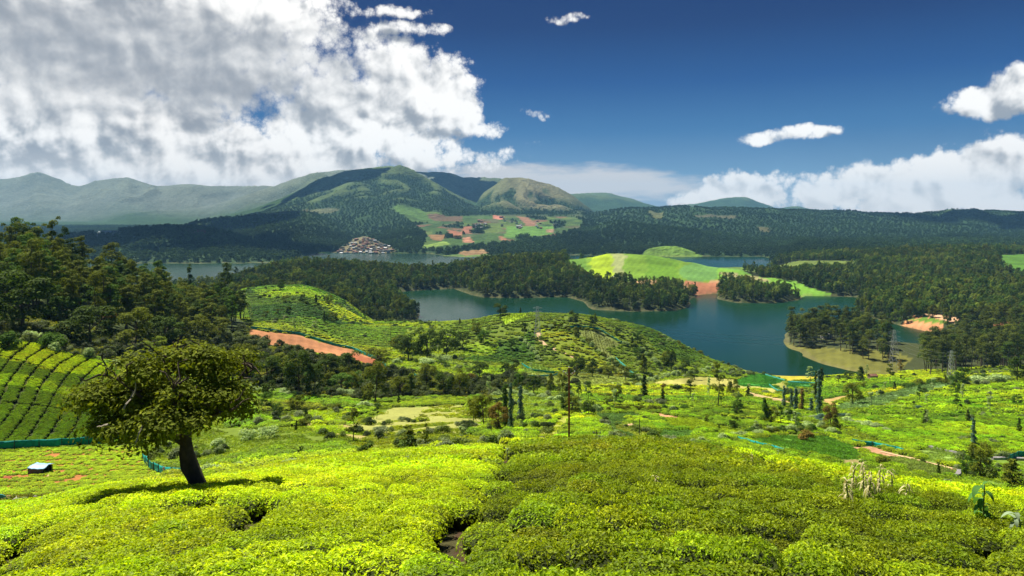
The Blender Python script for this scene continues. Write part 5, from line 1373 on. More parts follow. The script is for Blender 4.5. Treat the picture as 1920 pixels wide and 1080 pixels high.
# groves and single trees of the valley -------------------------------------
PL = [ # kind, leaf, px, base row, height px, width px, label
    ('round', 'dark', 500, 722, 62, 72, "dark round tree at the left end of the valley grove"), ('round', 'olive', 455, 705, 60, 70, "olive tree just right of the spreading tree crown"),
    ('round', 'dark', 560, 742, 84, 64, "tallest dark tree of the grove beside the silvery shrubs"), ('round', 'dark', 590, 745, 60, 44, "dark tree at the right foot of the valley grove"),
    ('round', 'olive', 530, 712, 50, 70, "olive round tree in the middle of the valley grove"), ('round', 'dark', 610, 706, 46, 55, "dark round tree under the red soil strip"),
    ('round', 'dark', 655, 708, 48, 60, "broad dark tree below the middle of the red soil strip"), ('round', 'green', 640, 735, 34, 60, "fresh green bushes between two dark valley trees"),
    ('round', 'olive', 705, 757, 76, 66, "large dark olive tree left of the dry grass clearing"), ('round', 'olive', 708, 690, 40, 60, "olive tree at the right end of the red soil strip"),
    ('round', 'dark', 765, 674, 52, 56, "dark tree at the left of the round grove by the lake"), ('round', 'dark', 800, 678, 60, 62, "middle tree of the round grove by the lake"),
    ('round', 'dark', 838, 668, 50, 54, "dark tree right of the middle in the round grove by the lake"), ('round', 'dark', 868, 655, 32, 36, "small dark tree at the right tip of the round grove"),
    ('round', 'olive', 750, 660, 34, 40, "olive tree behind the left of the round grove"), ('bush', 'silver', 800, 683, 18, 44, "silvery shrub at the foot of the round grove"),
    ('bush', 'silver', 832, 680, 20, 36, "second silvery shrub at the foot of the round grove"), ('bush', 'silver', 745, 683, 14, 24, "small silvery shrub left of the round grove"),
    ('round', 'olive', 800, 735, 50, 54, "olive round tree behind the dry clearing"), ('round', 'dark', 832, 742, 46, 44, "dark tree behind the dry clearing"),
    ('round', 'olive', 862, 742, 50, 44, "olive tree left of the yellow bush"), ('cone', 'lime', 770, 742, 44, 30, "light green young tree behind the dry clearing"),
    ('bush', 'rust', 882, 722, 26, 34, "yellow orange bush among green trees in mid valley"), ('round', 'dark', 900, 715, 36, 48, "dark tree above the yellow orange bush"),
    ('round', 'olive', 905, 798, 62, 52, "olive brown tree of the clump left of the red pole"), ('round', 'rust', 935, 806, 56, 44, "brownish tree of the clump left of the red pole"),
    ('round', 'olive', 888, 790, 46, 34, "small olive tree at the left of the pole side clump"), ('column', 'green', 947, 800, 82, 18, "slim green tree at the back of the pole side clump"),
    ('column', 'blue', 958, 806, 92, 13, "thin bluish tree leaning beside the clump left of the pole"), ('column', 'blue', 976, 782, 62, 14, "silvery blue columnar tree left of the red pole"),
    ('slender', 'silver', 917, 752, 52, 16, "thin pale tree standing behind the clump left of the pole"), ('round', 'dark', 1000, 738, 34, 36, "round dark tree left of the red pole"),
    ('cone', 'olive', 1033, 736, 38, 24, "dense conical olive tree just left of the red pole"), ('round', 'olive', 1055, 742, 40, 32, "olive tree right behind the red pole"),
    ('round', 'dark', 1060, 772, 38, 26, "dark small tree hidden by the lower half of the red pole"), ('round', 'dark', 1082, 706, 42, 44, "dark tree behind the arms of the red pole"),
    ('round', 'dark', 1110, 706, 34, 28, "dark tree at the foot of the knoll, right of the pole arms"), ('round', 'olive', 1140, 710, 26, 34, "olive tree at the foot of the green netted plot"),
    ('round', 'olive', 1172, 713, 26, 34, "brownish olive tree by the lower end of the netted plot"), ('round', 'dark', 960, 706, 34, 40, "dark tree left of the small netted plot"),
    ('cone', 'olive', 1207, 700, 38, 24, "pointed olive tree on the lower knoll slope"), ('column', 'dark', 1208, 745, 44, 15, "dark narrow tree below the silvery hedge"),
    ('slender', 'rust', 1244, 754, 40, 18, "small brown tree on two thin trunks"), ('slender', 'olive', 1295, 748, 42, 32, "twin stemmed olive tree above the bright field"),
    ('bush', 'dark', 1268, 731, 14, 28, "clipped dark hedge bush between two thin trees"), ('euc', 'olive', 1348, 766, 84, 34, "tall double crowned tree standing at the near lake shore"),
    ('round', 'olive', 1374, 744, 34, 30, "round tree close right of the tall lake shore tree"), ('round', 'dark', 1302, 712, 22, 22, "dark round tree above the yellow grass field"),
    ('slender', 'silver', 1330, 752, 50, 14, "thin pale tree left of the tall lake shore tree"), ('slender', 'silver', 1385, 762, 30, 8, "very thin sapling right of the tall lake shore tree"),
    ('cone', 'green', 1434, 794, 50, 26, "dark green conical tree above the scrub hedge"), ('column', 'blue', 1470, 763, 42, 9, "narrow blue green tree beside the emerald field"),
    ('column', 'blue', 1484, 768, 40, 9, "shorter blue green tree in the row by the emerald field"), ('column', 'blue', 1492, 770, 44, 12, "widest blue green tree in the row by the emerald field"),
    ('column', 'rust', 1504, 772, 46, 12, "brown columnar tree right of the blue green row"), ('column', 'blue', 1521, 774, 30, 10, "short blue green tree left of the tallest columnar one"),
    ('column', 'blue', 1536, 778, 88, 14, "tallest blue green columnar tree near the lake shore"), ('column', 'dark', 1530, 752, 58, 9, "dark thin column directly behind the tallest columnar tree"),
    ('column', 'dark', 1541, 716, 28, 10, "dark narrow treetop behind the tallest columnar tree"), ('slender', 'silver', 1519, 716, 30, 20, "pale feathery tree on the lake shore field"),
    ('bush', 'blue', 1537, 792, 14, 26, "bluish shrub at the foot of the tallest columnar tree"), ('round', 'olive', 1599, 757, 40, 46, "wide dark crowned tree beside the pale crop strip"),
    ('slender', 'silver', 1633, 764, 34, 18, "small silvery tree in the pale crop strip"), ('slender', 'silver', 1647, 750, 20, 12, "smaller silvery tree right of it in the pale crop strip"),
    ('slender', 'silver', 1596, 768, 22, 10, "small bare tree at the lower end of the crop strip"), ('round', 'rust', 1558, 800, 46, 36, "olive brown tree below the columnar trees"),
    ('cone', 'olive', 1566, 808, 34, 26, "rounded tree with a bare stem under the crop strip"), ('slender', 'olive', 1573, 723, 24, 14, "small tree at the lake edge left of two dark bushes"),
    ('round', 'dark', 1592, 712, 16, 24, "brown bush on the near shore below the beach"), ('cone', 'dark', 1614, 716, 30, 24, "dark pointed tree on the shore below the beach"),
    ('slender', 'olive', 1669, 722, 44, 20, "slender dark tree at the right end of the beach"), ('slender', 'rust', 1688, 700, 26, 18, "small round tree on the beach grass"),
    ('slender', 'silver', 1750, 734, 30, 16, "pale tree at the top of the crop strip"), ('slender', 'olive', 1772, 728, 28, 14, "thin olive tree at the top of the crop strip"),
    ('round', 'green', 1806, 724, 36, 36, "green tree above the right hand tea slope"), ('bush', 'silver', 1832, 718, 20, 40, "silvery shrubs under the pylon trees"),
    ('round', 'dark', 1908, 716, 48, 42, "big dark tree at the right edge above the tea slope"), ('bush', 'silver', 1868, 716, 18, 44, "pale shrubs left of the big dark tree"),
    ('cone', 'olive', 1815, 792, 26, 14, "small round tree alone on the right tea slope"), ('cone', 'dark', 1911, 812, 30, 12, "small dark tree on the right edge of the tea slope"),
    ('column', 'blue', 1826, 836, 54, 12, "silvery blue columnar tree on the right tea slope"), ('bush', 'blue', 1723, 768, 13, 13, "small whitish shrub on the right tea slope"),
    ('bush', 'dark', 1714, 758, 8, 10, "tiny dark shrub beside the whitish one"), ('round', 'olive', 1838, 893, 60, 56, "large dark tree below the right tea slope"),
    ('round', 'green', 1812, 893, 40, 30, "green bushy tree touching the large dark tree"), ('cone', 'olive', 1897, 914, 56, 54, "spiky olive tree at the lower right edge"),
    ('cone', 'dark', 1760, 892, 24, 13, "small dark tree in the terraced plots"), ('bush', 'olive', 1660, 876, 26, 50, "wide grey green shrub at the near edge of the terraced plots"),
    ('bush', 'dark', 1730, 868, 12, 14, "little bush on the terrace edge"), ('bush', 'olive', 1693, 890, 14, 34, "low shrubs right of the wide grey green one"),
    ('bush', 'olive', 1257, 838, 22, 52, "wide brown green bush just beyond the crest"), ('bush', 'dark', 1215, 838, 14, 26, "dark bush left of the wide brown green one"),
    ('bush', 'rust', 1510, 826, 24, 44, "reddish brown bush beside the bright crop field"), ('cone', 'dark', 1348, 806, 12, 8, "tiny round tree beside the bright yellow strip"),
    ('slender', 'olive', 663, 827, 64, 42, "slender young tree left of the dry clearing"), ('slender', 'olive', 767, 848, 56, 42, "young tree right at the crest, left of a pair"),
    ('slender', 'olive', 797, 846, 56, 26, "young tree right at the crest, right of a pair"), ('slender', 'silver', 866, 833, 40, 24, "thin pale young tree above the crest"),
    ('open', 'dark', 683, 860, 34, 50, "dark open bush on the tea crest"), ('open', 'dark', 565, 866, 30, 14, "small bare stemmed tree behind a silvery shrub"),
    ('bush', 'silver', 466, 826, 34, 46, "left one of two big silvery shrubs beside the spreading tree"), ('bush', 'silver', 503, 822, 34, 46, "right one of two big silvery shrubs beside the spreading tree"),
    ('bush', 'silver', 412, 842, 26, 46, "silvery green shrub right of the trunk under the crown"), ('bush', 'silver', 450, 883, 24, 42, "low silvery shrub on the tea edge right of the trunk"),
    ('bush', 'silver', 390, 893, 34, 54, "silvery shrub right behind the leaning trunk"), ('bush', 'silver', 545, 880, 24, 62, "wide silvery shrub on the tea slope"),
    ('cone', 'dark', 574, 785, 20, 14, "small dark tree in the green field left of the clearing"), ('bush', 'olive', 565, 800, 18, 36, "brown tinged bush beside the small dark tree"),
    ('bush', 'silver', 685, 765, 16, 40, "silvery scrub under the large olive tree"), ('bush', 'green', 293, 906, 16, 28, "little green bush at the corner of the young tea plot"),
    ('bush', 'silver', 40, 950, 30, 32, "grey leaved shrub beside the grey boulder at the lower left"), ('bush', 'silver', 88, 948, 26, 40, "silvery shrub at the lower left edge of the young tea plot"),
    ('bush', 'dark', 60, 962, 14, 50, "dark low bush at the lower left corner"), ('bush', 'dark', 100, 955, 12, 34, "dark low bush right of the lower left corner"),
    # knoll and far side of the valley
    ('round', 'dark', 1075, 609, 28, 22, "dark round tree on top of the knoll, left of a pair"), ('round', 'dark', 1113, 617, 30, 20, "dark round tree on top of the knoll, right of a pair"),
    ('round', 'dark', 1157, 628, 15, 17, "round dark tree right of the netted plot on the knoll"), ('cone', 'dark', 1185, 644, 14, 12, "small dark tree on the right knoll slope"),
    ('round', 'dark', 983, 627, 22, 14, "dark tree above the long silvery knoll hedge"), ('round', 'dark', 938, 592, 24, 36, "spreading tree where the knoll meets the water"),
    ('round', 'dark', 996, 587, 17, 20, "dark tree on the knoll skyline beside the pylon"), ('cone', 'dark', 976, 588, 12, 8, "tiny tree on the knoll skyline"),
    ('slender', 'olive', 887, 614, 18, 8, "thin tree at the left end of the knoll shore"), ('cone', 'olive', 862, 608, 12, 9, "small bush tree by the water left of the knoll"),
    ('open', 'dark', 808, 615, 12, 18, "open shrub by the water left of the knoll"), ('round', 'dark', 900, 632, 12, 12, "small dark tree on the left knoll slope"),
    ('round', 'dark', 1259, 695, 38, 24, "dark tree low on the right knoll slope"), ('round', 'dark', 1285, 702, 28, 20, "dark tree right of the lowest knoll tree"),
    ('round', 'dark', 1246, 692, 22, 18, "small dark tree left of the lowest knoll tree"), ('round', 'dark', 1327, 639, 10, 15, "small tree over the water on the right knoll shore"),
    ('slender', 'silver', 590, 629, 30, 18, "pale young tree behind the net on the red soil"), ('slender', 'silver', 553, 621, 26, 14, "second pale young tree behind the red soil strip"),
    ('cone', 'dark', 608, 606, 24, 11, "dark young tree on the green slope left of the lake"), ('round', 'olive', 626, 606, 20, 24, "olive tree beside the dark young one above the red soil"),
    ('round', 'dark', 527, 544, 20, 18, "dark round tree on top of the left tea hill"), ('cone', 'dark', 592, 571, 18, 10, "small dark tree on the striped tea hill"),
    ('slender', 'silver', 471, 606, 34, 9, "thin pale tree at the right end of the left wood"), ('round', 'dark', 540, 590, 16, 16, "dark tree low on the striped tea hill"),
    ('round', 'olive', 536, 568, 14, 20, "olive tree half way up the striped tea hill"), ('open', 'olive', 497, 598, 16, 16, "small open tree left on the striped tea hill"),
    ('slender', 'olive', 570, 560, 12, 9, "thin tree near the top of the striped tea hill"),
]
seenl = set()
for kd, lf, px, py, h, w_, lab in PL:
    dmn = 66 if py > 740 else (165 if py > 690 else 250)
    if (px, py) in ((293, 906), (40, 950), (88, 948), (60, 962), (100, 955)): dmn = 30
    T(kd, lf, px, py, h, w_, lab, dmin=dmn, bark=M_BARKP if lf == 'silver' and kd == 'slender' else None)

def hedge(pts, n, h, w_, leaf, label, group, kind='bush', dmin=66, jit=3):
    pts = np.array(pts, float); L = np.r_[0, np.cumsum(np.linalg.norm(np.diff(pts, axis=0), axis=1))]
    for i in range(n):
        t = (i + .5) / n * L[-1]
        px = np.interp(t, L, pts[:, 0]) + rng.normal() * jit; py = np.interp(t, L, pts[:, 1]) + rng.normal() * jit * .35
        s = rng.uniform(.7, 1.3)
        lf = leaf if isinstance(leaf, str) else str(rng.choice(leaf))
        part_ = ["at its near left end" if pts[0][0] <= pts[-1][0] else "at its right end", "at its middle", "at its far right end" if pts[0][0] <= pts[-1][0] else "at its left end"][min(2, int(t / L[-1] * 3))]
        part_ = part_.replace("near ", "").replace("far ", "")
        lb = f"{'large' if s > 1.1 else ('small' if s < .88 else 'medium')} {label}, {part_}"
        T(kind, lf, px, py, h * s, w_ * s, lb, group + ": " + lb, parts=False, dmin=dmin)
hedge([(1150, 602), (1200, 608), (1250, 622), (1300, 638), (1345, 660), (1350, 676)], 30, 9, 14, 'silver', "silvery shrub of the knoll's lakeside hedge", "hedge on the lake side of the knoll", dmin=380)
hedge([(1215, 622), (1262, 643), (1310, 662), (1332, 672)], 18, 8, 12, ['silver', 'olive'], "pale shrub of the knoll's inner right hedge", "inner hedge on the right of the knoll", dmin=380)
hedge([(1015, 616), (1050, 613), (1075, 622), (1095, 640), (1130, 668), (1165, 695)], 24, 10, 13, ['olive', 'silver', 'dark'], "shrub of the hedge left of the netted plot", "hedge beside the netted plot", dmin=380)
hedge([(975, 632), (990, 648), (1002, 662), (1014, 680)], 13, 8, 12, 'silver', "silvery shrub of the hedge left of the knoll path", "short silvery hedge left of the knoll path", dmin=380)
hedge([(1165, 648), (1200, 655), (1222, 672), (1240, 690)], 12, 10, 13, ['silver', 'dark'], "shrub of the hedge running down the knoll", "hedge running down the knoll", dmin=380)
hedge([(1195, 716), (1230, 714), (1262, 706), (1300, 702), (1340, 690)], 18, 11, 16, 'silver', "silvery shrub of the hedge at the knoll foot", "thick hedge along the foot of the knoll", dmin=300)
hedge([(1095, 772), (1150, 770), (1180, 772), (1205, 770), (1240, 770), (1290, 772)], 15, 17, 24, ['silver', 'olive', 'green'], "shrub in the row above the blue green crop", "row of shrubs above the blue green crop")
hedge([(1095, 778), (1130, 800), (1170, 822), (1200, 836)], 15, 11, 20, ['silver', 'olive'], "pale shrub left of the blue green crop", "pale hedge left of the blue green crop")
hedge([(1290, 838), (1340, 834), (1380, 822), (1420, 816), (1470, 808), (1520, 806), (1560, 812)], 30, 18, 26, ['silver', 'silver', 'olive', 'green'], "pale shrub of the hedge above the crop field", "broad hedge above the bright crop field")
hedge([(1455, 775), (1480, 780), (1510, 786), (1560, 786), (1600, 782)], 12, 11, 18, ['silver', 'blue'], "pale shrub at the feet of the columnar trees", "pale shrubs at the feet of the columnar trees")
hedge([(1580, 790), (1610, 798), (1640, 802), (1660, 812)], 8, 14, 30, 'silver', "silvery shrub left of the right tea slope", "silvery shrubs left of the right tea slope")
hedge([(1690, 728), (1740, 722), (1800, 716), (1860, 712), (1890, 712)], 14, 14, 24, ['silver', 'green', 'olive'], "shrub in the hedge above the right tea slope", "hedge above the right tea slope", dmin=250)
hedge([(475, 732), (500, 735), (530, 742), (555, 744)], 7, 12, 24, 'silver', "silvery shrub at the valley grove's foot", "silvery shrubs at the foot of the valley grove", dmin=165)
hedge([(600, 735), (640, 740), (690, 742), (730, 745), (760, 740)], 10, 16, 30, ['green', 'silver'], "bright shrub between the trees of the valley grove", "bright shrubs in the valley grove", dmin=165)
hedge([(915, 745), (960, 735), (1010, 745), (1050, 752)], 12, 12, 24, 'silver', "grey green shrub left of the red pole", "grey green shrubs left of the red pole", dmin=120)
hedge([(1110, 735), (1150, 728), (1200, 722), (1180, 740), (1120, 745)], 12, 10, 20, ['silver', 'olive'], "low shrub right of the red pole", "low shrubs right of the red pole", dmin=165)
hedge([(960, 820), (1000, 812), (1040, 800)], 6, 8, 12, 'olive', "olive shrub in tea beside the red pole", "olive shrubs left of the red pole")
hedge([(475, 560), (520, 558), (560, 566), (600, 575)], 9, 9, 14, 'dark', "dark shrub on the striped tea hill", "shrubs along the terrace of the striped tea hill", dmin=380)
hedge([(530, 762), (570, 768), (610, 770), (640, 764)], 9, 11, 16, ['olive', 'green'], "field edge shrub left of the large olive tree", "field edge shrubs left of the large olive tree", dmin=100)
hedge([(1330, 846), (1370, 856), (1410, 862), (1380, 876), (1350, 862)], 9, 16, 24, ['lime', 'olive'], "bushy weed by the crest's bare patch", "bushy weeds beside the bare patch on the crest", dmin=30)
hedge([(1380, 716), (1395, 705), (1430, 702), (1452, 708)], 7, 5, 9, 'dark', "bush on the shore by the emerald field", "bushes around the emerald field", dmin=400)

# more single trees standing about the valley
near_what = [((430, 560, 760, 830), "on the green field behind the silvery shrubs"), ((820, 1000, 700, 735), "among the trees above the dry clearing"), ((1090, 1200, 715, 765), "on the field right of the red pole"),
             ((1300, 1420, 775, 815), "above the bright crop field"), ((1240, 1420, 735, 770), "on the slope before the tall lake shore tree"), ((1600, 1700, 700, 740), "between the hut and the crop strip"),
             ((1660, 1800, 745, 800), "on the left part of the right tea slope"), ((880, 1000, 605, 660), "on the left side of the knoll"), ((1180, 1330, 640, 690), "on the right side of the knoll"),
             ((480, 700, 560, 610), "on the striped hill left of the lake"), ((480, 760, 712, 748), "in the valley grove"), ((1780, 1915, 720, 790), "on the upper right tea slope"),
             ((1010, 1110, 735, 800), "in the tea around the red pole"), ((1420, 1520, 790, 815), "in the scrub below the conical tree"), ((640, 820, 755, 790), "at the far side of the dry clearing")]
for (x0, x1, y0, y1), wh in near_what:
    dense_ = 9 if "grove" in wh else 5
    for j in range(dense_):
        px, py = rng.uniform(x0, x1), rng.uniform(y0, y1)
        kd, lf, ds = [('round', 'olive', 'olive round'), ('slender', 'green', 'thin young green'), ('cone', 'dark', 'dark pointed'), ('slender', 'silver', 'thin pale'), ('round', 'dark', 'dark round'), ('open', 'olive', 'open olive'), ('round', 'green', 'fresh green round')][int(rng.integers(0, 7))]
        k_ = np.interp(py, [560, 700, 830], [.5, .8, 1.15])
        h = {'round': 30, 'slender': 34, 'cone': 26, 'open': 18}[kd] * k_ * rng.uniform(.7, 1.25)
        if "grove" in wh: h *= 1.2; kd = 'round'; lf = str(rng.choice(['olive', 'green', 'dark'])); ds = {'olive': 'olive round', 'green': 'fresh green round', 'dark': 'dark round'}[lf]
        lab = f"{'taller' if h > 28 * k_ else 'lower'} {ds} tree {wh}"
        T(kd, lf, px, py, h, h * {'round': 1.05, 'slender': .5, 'cone': .55, 'open': 1.0}[kd], lab, "valley trees: " + lab, dmin=78 if y0 > 690 else 300)

# trees of the lakeside peninsula on the right
pp = hits([(1466, 632), (1480, 647), (1505, 655), (1560, 647), (1580, 664), (1625, 674), (1662, 679), (1690, 664), (1712, 690), (1740, 704), (1800, 696), (1930, 690)], 480, 760) + \
     [at(2080, 620), at(2080, 730), at(1930, 735), at(1800, 715), lk(1722, 641), lk(1690, 638), lk(1600, 624), lk(1500, 618)]
x, y, a, b = gridpts(480, 760, 8.4, .695, .45)
z = height(x, y)
k = inpoly(np.array(pp), x, y) & (z > LAKE + .6)
x, y, z = x[k], y[k], z[k]
px_ = x / y * F + 960
qq = np.where((px_ > 1450) & (px_ < 1935) & ~((px_ > 1668) & (px_ < 1724)))[0]
o_ = rng.permutation(qq)[:300]
for i in o_:
    kd = 'pine' if rng.random() < .8 else 'round'
    h = rng.uniform(17, 27) if kd == 'pine' else rng.uniform(10, 15)
    pxx = x[i] / y[i] * F + 960
    if 1724 < pxx < 1830 and y[i] > 600: h *= .55
    zone = ["at the left tip of the beach peninsula", "left of the middle of the beach grass", "behind the middle of the beach grass", "at the right end of the beach grass", "between the two right hand pylons",
            "behind the right pylon", "at the right edge beyond the tea slope"][int(np.clip((pxx - 1450) / 68, 0, 6))]
    rank = "front" if y[i] < 590 else ("inner" if y[i] < 650 else "rear")
    siz = "tall" if h > 22 else ("middling" if h > 18 else "low")
    wdt = rng.uniform(8, 11.5); siz += " slim" if wdt < 9.2 else (" broad" if wdt > 10.4 else "")
    lab = f"{siz} {'bare trunked pine' if kd == 'pine' else 'rounded tree'}, {rank} row, {zone}"
    plant_at(kd, str(rng.choice(['pine', 'pine', 'dark', 'euc'])), (x[i], y[i], z[i]), h, wdt, lab, "peninsula grove: " + lab, parts=False)
for i in IND_FAR:
    x_, y_, z_ = MID_TREES[0][i], MID_TREES[1][i], MID_TREES[2][i]
    pxx = x_ / y_ * F + 960
    side = "right" if x_ > 0 else "left"
    zone = "below the striped tea hill" if pxx < 640 else ("on the dark point facing the knoll" if pxx < 800 else ("left of the creek's red bank" if pxx < 1700 else ("behind the creek's red bank" if pxx < 1830 else "at the right edge above the creek")))
    siz = "big" if (_tc[0] % 3) else "smaller"
    plant_at('round', str(rng.choice(['dark', 'olive', 'pine'])), (x_, y_, z_ - 1), (rng.uniform(14, 17) if siz == "big" else rng.uniform(10, 13)), rng.uniform(8.5, 12), f"{siz} dark tree fronting the {side} shore forest {zone}", f"{siz} front trees of the {side} shore forest {zone}", parts=False)
for px, py, h, w_, lab in ((727, 528, 26, 9, "single slim tree standing out above the forest saddle"),):
    T('euc', 'dark', px, py, h, w_, lab, dmin=900, dmax=1500)

# ------------------------------------------------------------------ built things
def box(c, s, rz=0.0):
    c = np.array(c, float); s = np.array(s, float) / 2
    v = np.array([(sx, sy, sz) for sz in (-1, 1) for sx, sy in ((-1, -1), (1, -1), (1, 1), (-1, 1))]) * s
    if rz: v = v @ np.array([[math.cos(rz), math.sin(rz), 0], [-math.sin(rz), math.cos(rz), 0], [0, 0, 1]])
    return v + c, np.array([(0, 3, 2, 1), (4, 5, 6, 7), (0, 1, 5, 4), (1, 2, 6, 5), (2, 3, 7, 6), (3, 0, 4, 7)])
def bar(p, q, r, k=6): return tube([p, q], [r, r], k)
def thing(name, loc, label, cat, group=None):
    o = link(name, None); o.location = loc; o['label'] = label; o['category'] = cat
    if group: o['group'] = group
    return o
M_RUST = simple("rusty_painted_steel", (.20, .045, .022), .6, .4, .35, 5, bump=.01)
M_DARKWOOD = simple("weathered_wood", (.07, .05, .035), .9, .2, .3, 6)
M_STEEL = simple("galvanised_steel", (.42, .43, .43), .45, .5, .15, 3, metallic=.6)
M_INS = simple("glazed_insulator", (.55, .55, .52), .25, .6, .1, 3)
M_NET = simple("teal_shade_net", (.0, .26, .22), .7, .25, .3, 2.0)
M_NETB = simple("pale_teal_net", (.06, .38, .32), .7, .25, .25, 2.0)
M_TARP = simple("blue_tarpaulin", (.28, .50, .68), .45, .4, .25, 2.5, bump=.03)
M_TARPD = simple("dark_blue_tarpaulin", (.02, .035, .07), .5, .4, .3, 2.5)
M_SAND = simple("sandy_soil", (.52, .36, .20), .95, .1, .2, 5, bump=.05)
M_REDSOIL = simple("red_soil", (.33, .10, .05), .95, .1, .3, 4, bump=.05)
M_STONE = simple("grey_stone", (.36, .33, .33), .9, .2, .25, 2, bump=.05)
M_CONC = simple("weathered_concrete", (.24, .22, .22), .9, .2, .25, 1.5, bump=.03)
M_CLOTH = simple("pink_white_cloth", (.62, .42, .36), .9, .1, .35, 3)

# red brown steel pole with V arms
def main_pole():
    b = hit(1067, 836, 66, 110); k = b[1] / F
    o = thing('utility_pole', b, "tall red brown steel pole with V shaped arms beyond the tea crest", 'utility pole')
    top = -(690 - HY) * k - b[2]
    w_ = .17
    link('pole', add_mesh('pole', *join([box((0, 0, top / 2 - .3), (w_ * 1.25, .06, top + .6)), box((0, .06, top / 2 - .3), (.05, .12, top + .6)), box((0, .12, top / 2 - .3), (w_ * 1.1, .05, top + .6))]), [M_RUST]), o)
    for s in (-1, 1):
        a = link('arm', add_mesh('arm', *bar((0, 0, top - 1.05), (s * .62, 0, top - .50), .045), [M_RUST]), o)
        link('insulator', add_mesh('ins', *tube([(s * .62, 0, top - .52), (s * .64, 0, top - .38), (s * .65, 0, top - .30)], [.04, .085, .03], 8), [M_INS]), a)
        link('insulator', add_mesh('ins', *tube([(s * .36, 0, top - .72), (s * .37, 0, top - .6), (s * .38, 0, top - .5)], [.03, .075, .03], 8), [M_INS]), a)
    link('insulator', add_mesh('ins', *tube([(0, 0, top), (0, 0, top + .12), (0, 0, top + .2)], [.03, .085, .03], 8), [M_INS]), o)
    link('stay', add_mesh('stay', *join([bar((-.34, 0, top - .74), (0, 0, top - .9), .02, 4), bar((.34, 0, top - .74), (0, 0, top - .9), .02, 4)]), [M_RUST]), o)
    return o
main_pole()
def small_pole(px, py, ptop, label, arms=1, r=.07, dmin=66):
    b = hit(px, py, dmin, 700); k = b[1] / F; top = -(ptop - HY) * k - b[2]
    o = thing('wooden_pole', b, label, 'utility pole')
    link('pole', add_mesh('pole', *tube([(0, 0, -.5), (0, 0, top)], [r, r * .75], 8), [M_DARKWOOD]), o)
    for i in range(arms):
        z = top - .35 - i * top * .13
        a = link('crossarm', add_mesh('crossarm', *box((0, 0, z), (top * .22 + .5, .09, .1)), [M_DARKWOOD]), o)
        for s in (-1, 1):
            link('insulator', add_mesh('ins', *tube([(s * (top * .1 + .2), 0, z + .05), (s * (top * .1 + .2), 0, z + .18)], [.05, .04], 6), [M_INS]), a)
    return o
small_pole(1119, 838, 806, "short dark pole with a crossarm on the crest right of the red pole")
small_pole(1199, 824, 785, "thin dark post beside the blue green crop", 0, .06)
small_pole(733, 652, 604, "dark power pole with several crossarms near the round grove", 3, .16, 250)
small_pole(817, 617, 598, "small power pole on the shore left of the knoll", 2, .12, 380)
small_pole(1226, 757, 722, "thin post on the bright field below the silvery hedge", 1, .05, 150)
def pylon(px, py, ptop, label, dmin=300):
    b = hit(px, py, dmin, 800); k = b[1] / F; H = -(ptop - HY) * k - b[2]
    o = thing('lattice_pylon', b, label, 'pylon')
    wb, wt_ = H * .11, H * .02; r = .11
    C = lambda z: wb + (wt_ - wb) * min(1, z / (H * .98))
    legs = []
    for sx, sy in ((-1, -1), (1, -1), (1, 1), (-1, 1)):
        link('leg', add_mesh('leg', *bar((sx * wb, sy * wb, -.5), (sx * wt_, sy * wt_, H), r, 4), [M_STEEL]), o)
    br = []
    nb = 8
    for i in range(nb):
        z0, z1 = H * i / nb, H * (i + 1) / nb; c0, c1 = C(z0), C(z1)
        for s in (-1, 1):
            br += [bar((-c0, s * c0, z0), (c1, s * c1, z1), r * .5, 3), bar((c0, s * c0, z0), (-c1, s * c1, z1), r * .5, 3), bar((s * c0, -c0, z0), (s * c1, c1, z1), r * .5, 3), bar((s * c0, c0, z0), (s * c1, -c1, z1), r * .5, 3)]
    link('lattice', add_mesh('lattice', *join(br), [M_STEEL]), o)
    tips = []
    for f in (.70, .82, .94):
        L = H * .15
        link('crossarm', add_mesh('arm', *join([bar((-L, 0, H * f), (L, 0, H * f), r * .7, 4), bar((-L, 0, H * f), (0, 0, H * f + H * .05), r * .5, 3), bar((L, 0, H * f), (0, 0, H * f + H * .05), r * .5, 3)]), [M_STEEL]), o)
        tips += [np.array(b) + (-L, 0, H * f - .6), np.array(b) + (L, 0, H * f - .6)]
    return tips
t1 = pylon(1008, 632, 574, "pale lattice pylon on the knoll beside the sandy path", 380)
t2 = pylon(1677, 694, 618, "lattice pylon among the pines of the beach peninsula", 480)
t3 = pylon(1784, 712, 657, "lattice pylon standing above the right tea slope", 300)
def cable(p, q, sag, label, r=.035):
    t = np.linspace(0, 1, 28)[:, None]; P_ = np.array(p) * (1 - t) + np.array(q) * t; P_[:, 2] -= (sag * 4 * t * (1 - t))[:, 0]
    o = link('power_cable', add_mesh('cable', *tube(P_, [r] * 28, 3), [M_STEEL])); o['label'] = label; o['category'] = 'cable'; o['group'] = 'power cables over the lake'
for i in range(6):
    cable(t1[i], t2[i], 8 + i * .3, "thin power cable sagging over the lake between two pylons")
for i in (0, 2, 4):
    cable(t2[i], t3[i], 3, "thin power cable sagging over the lake between two pylons")

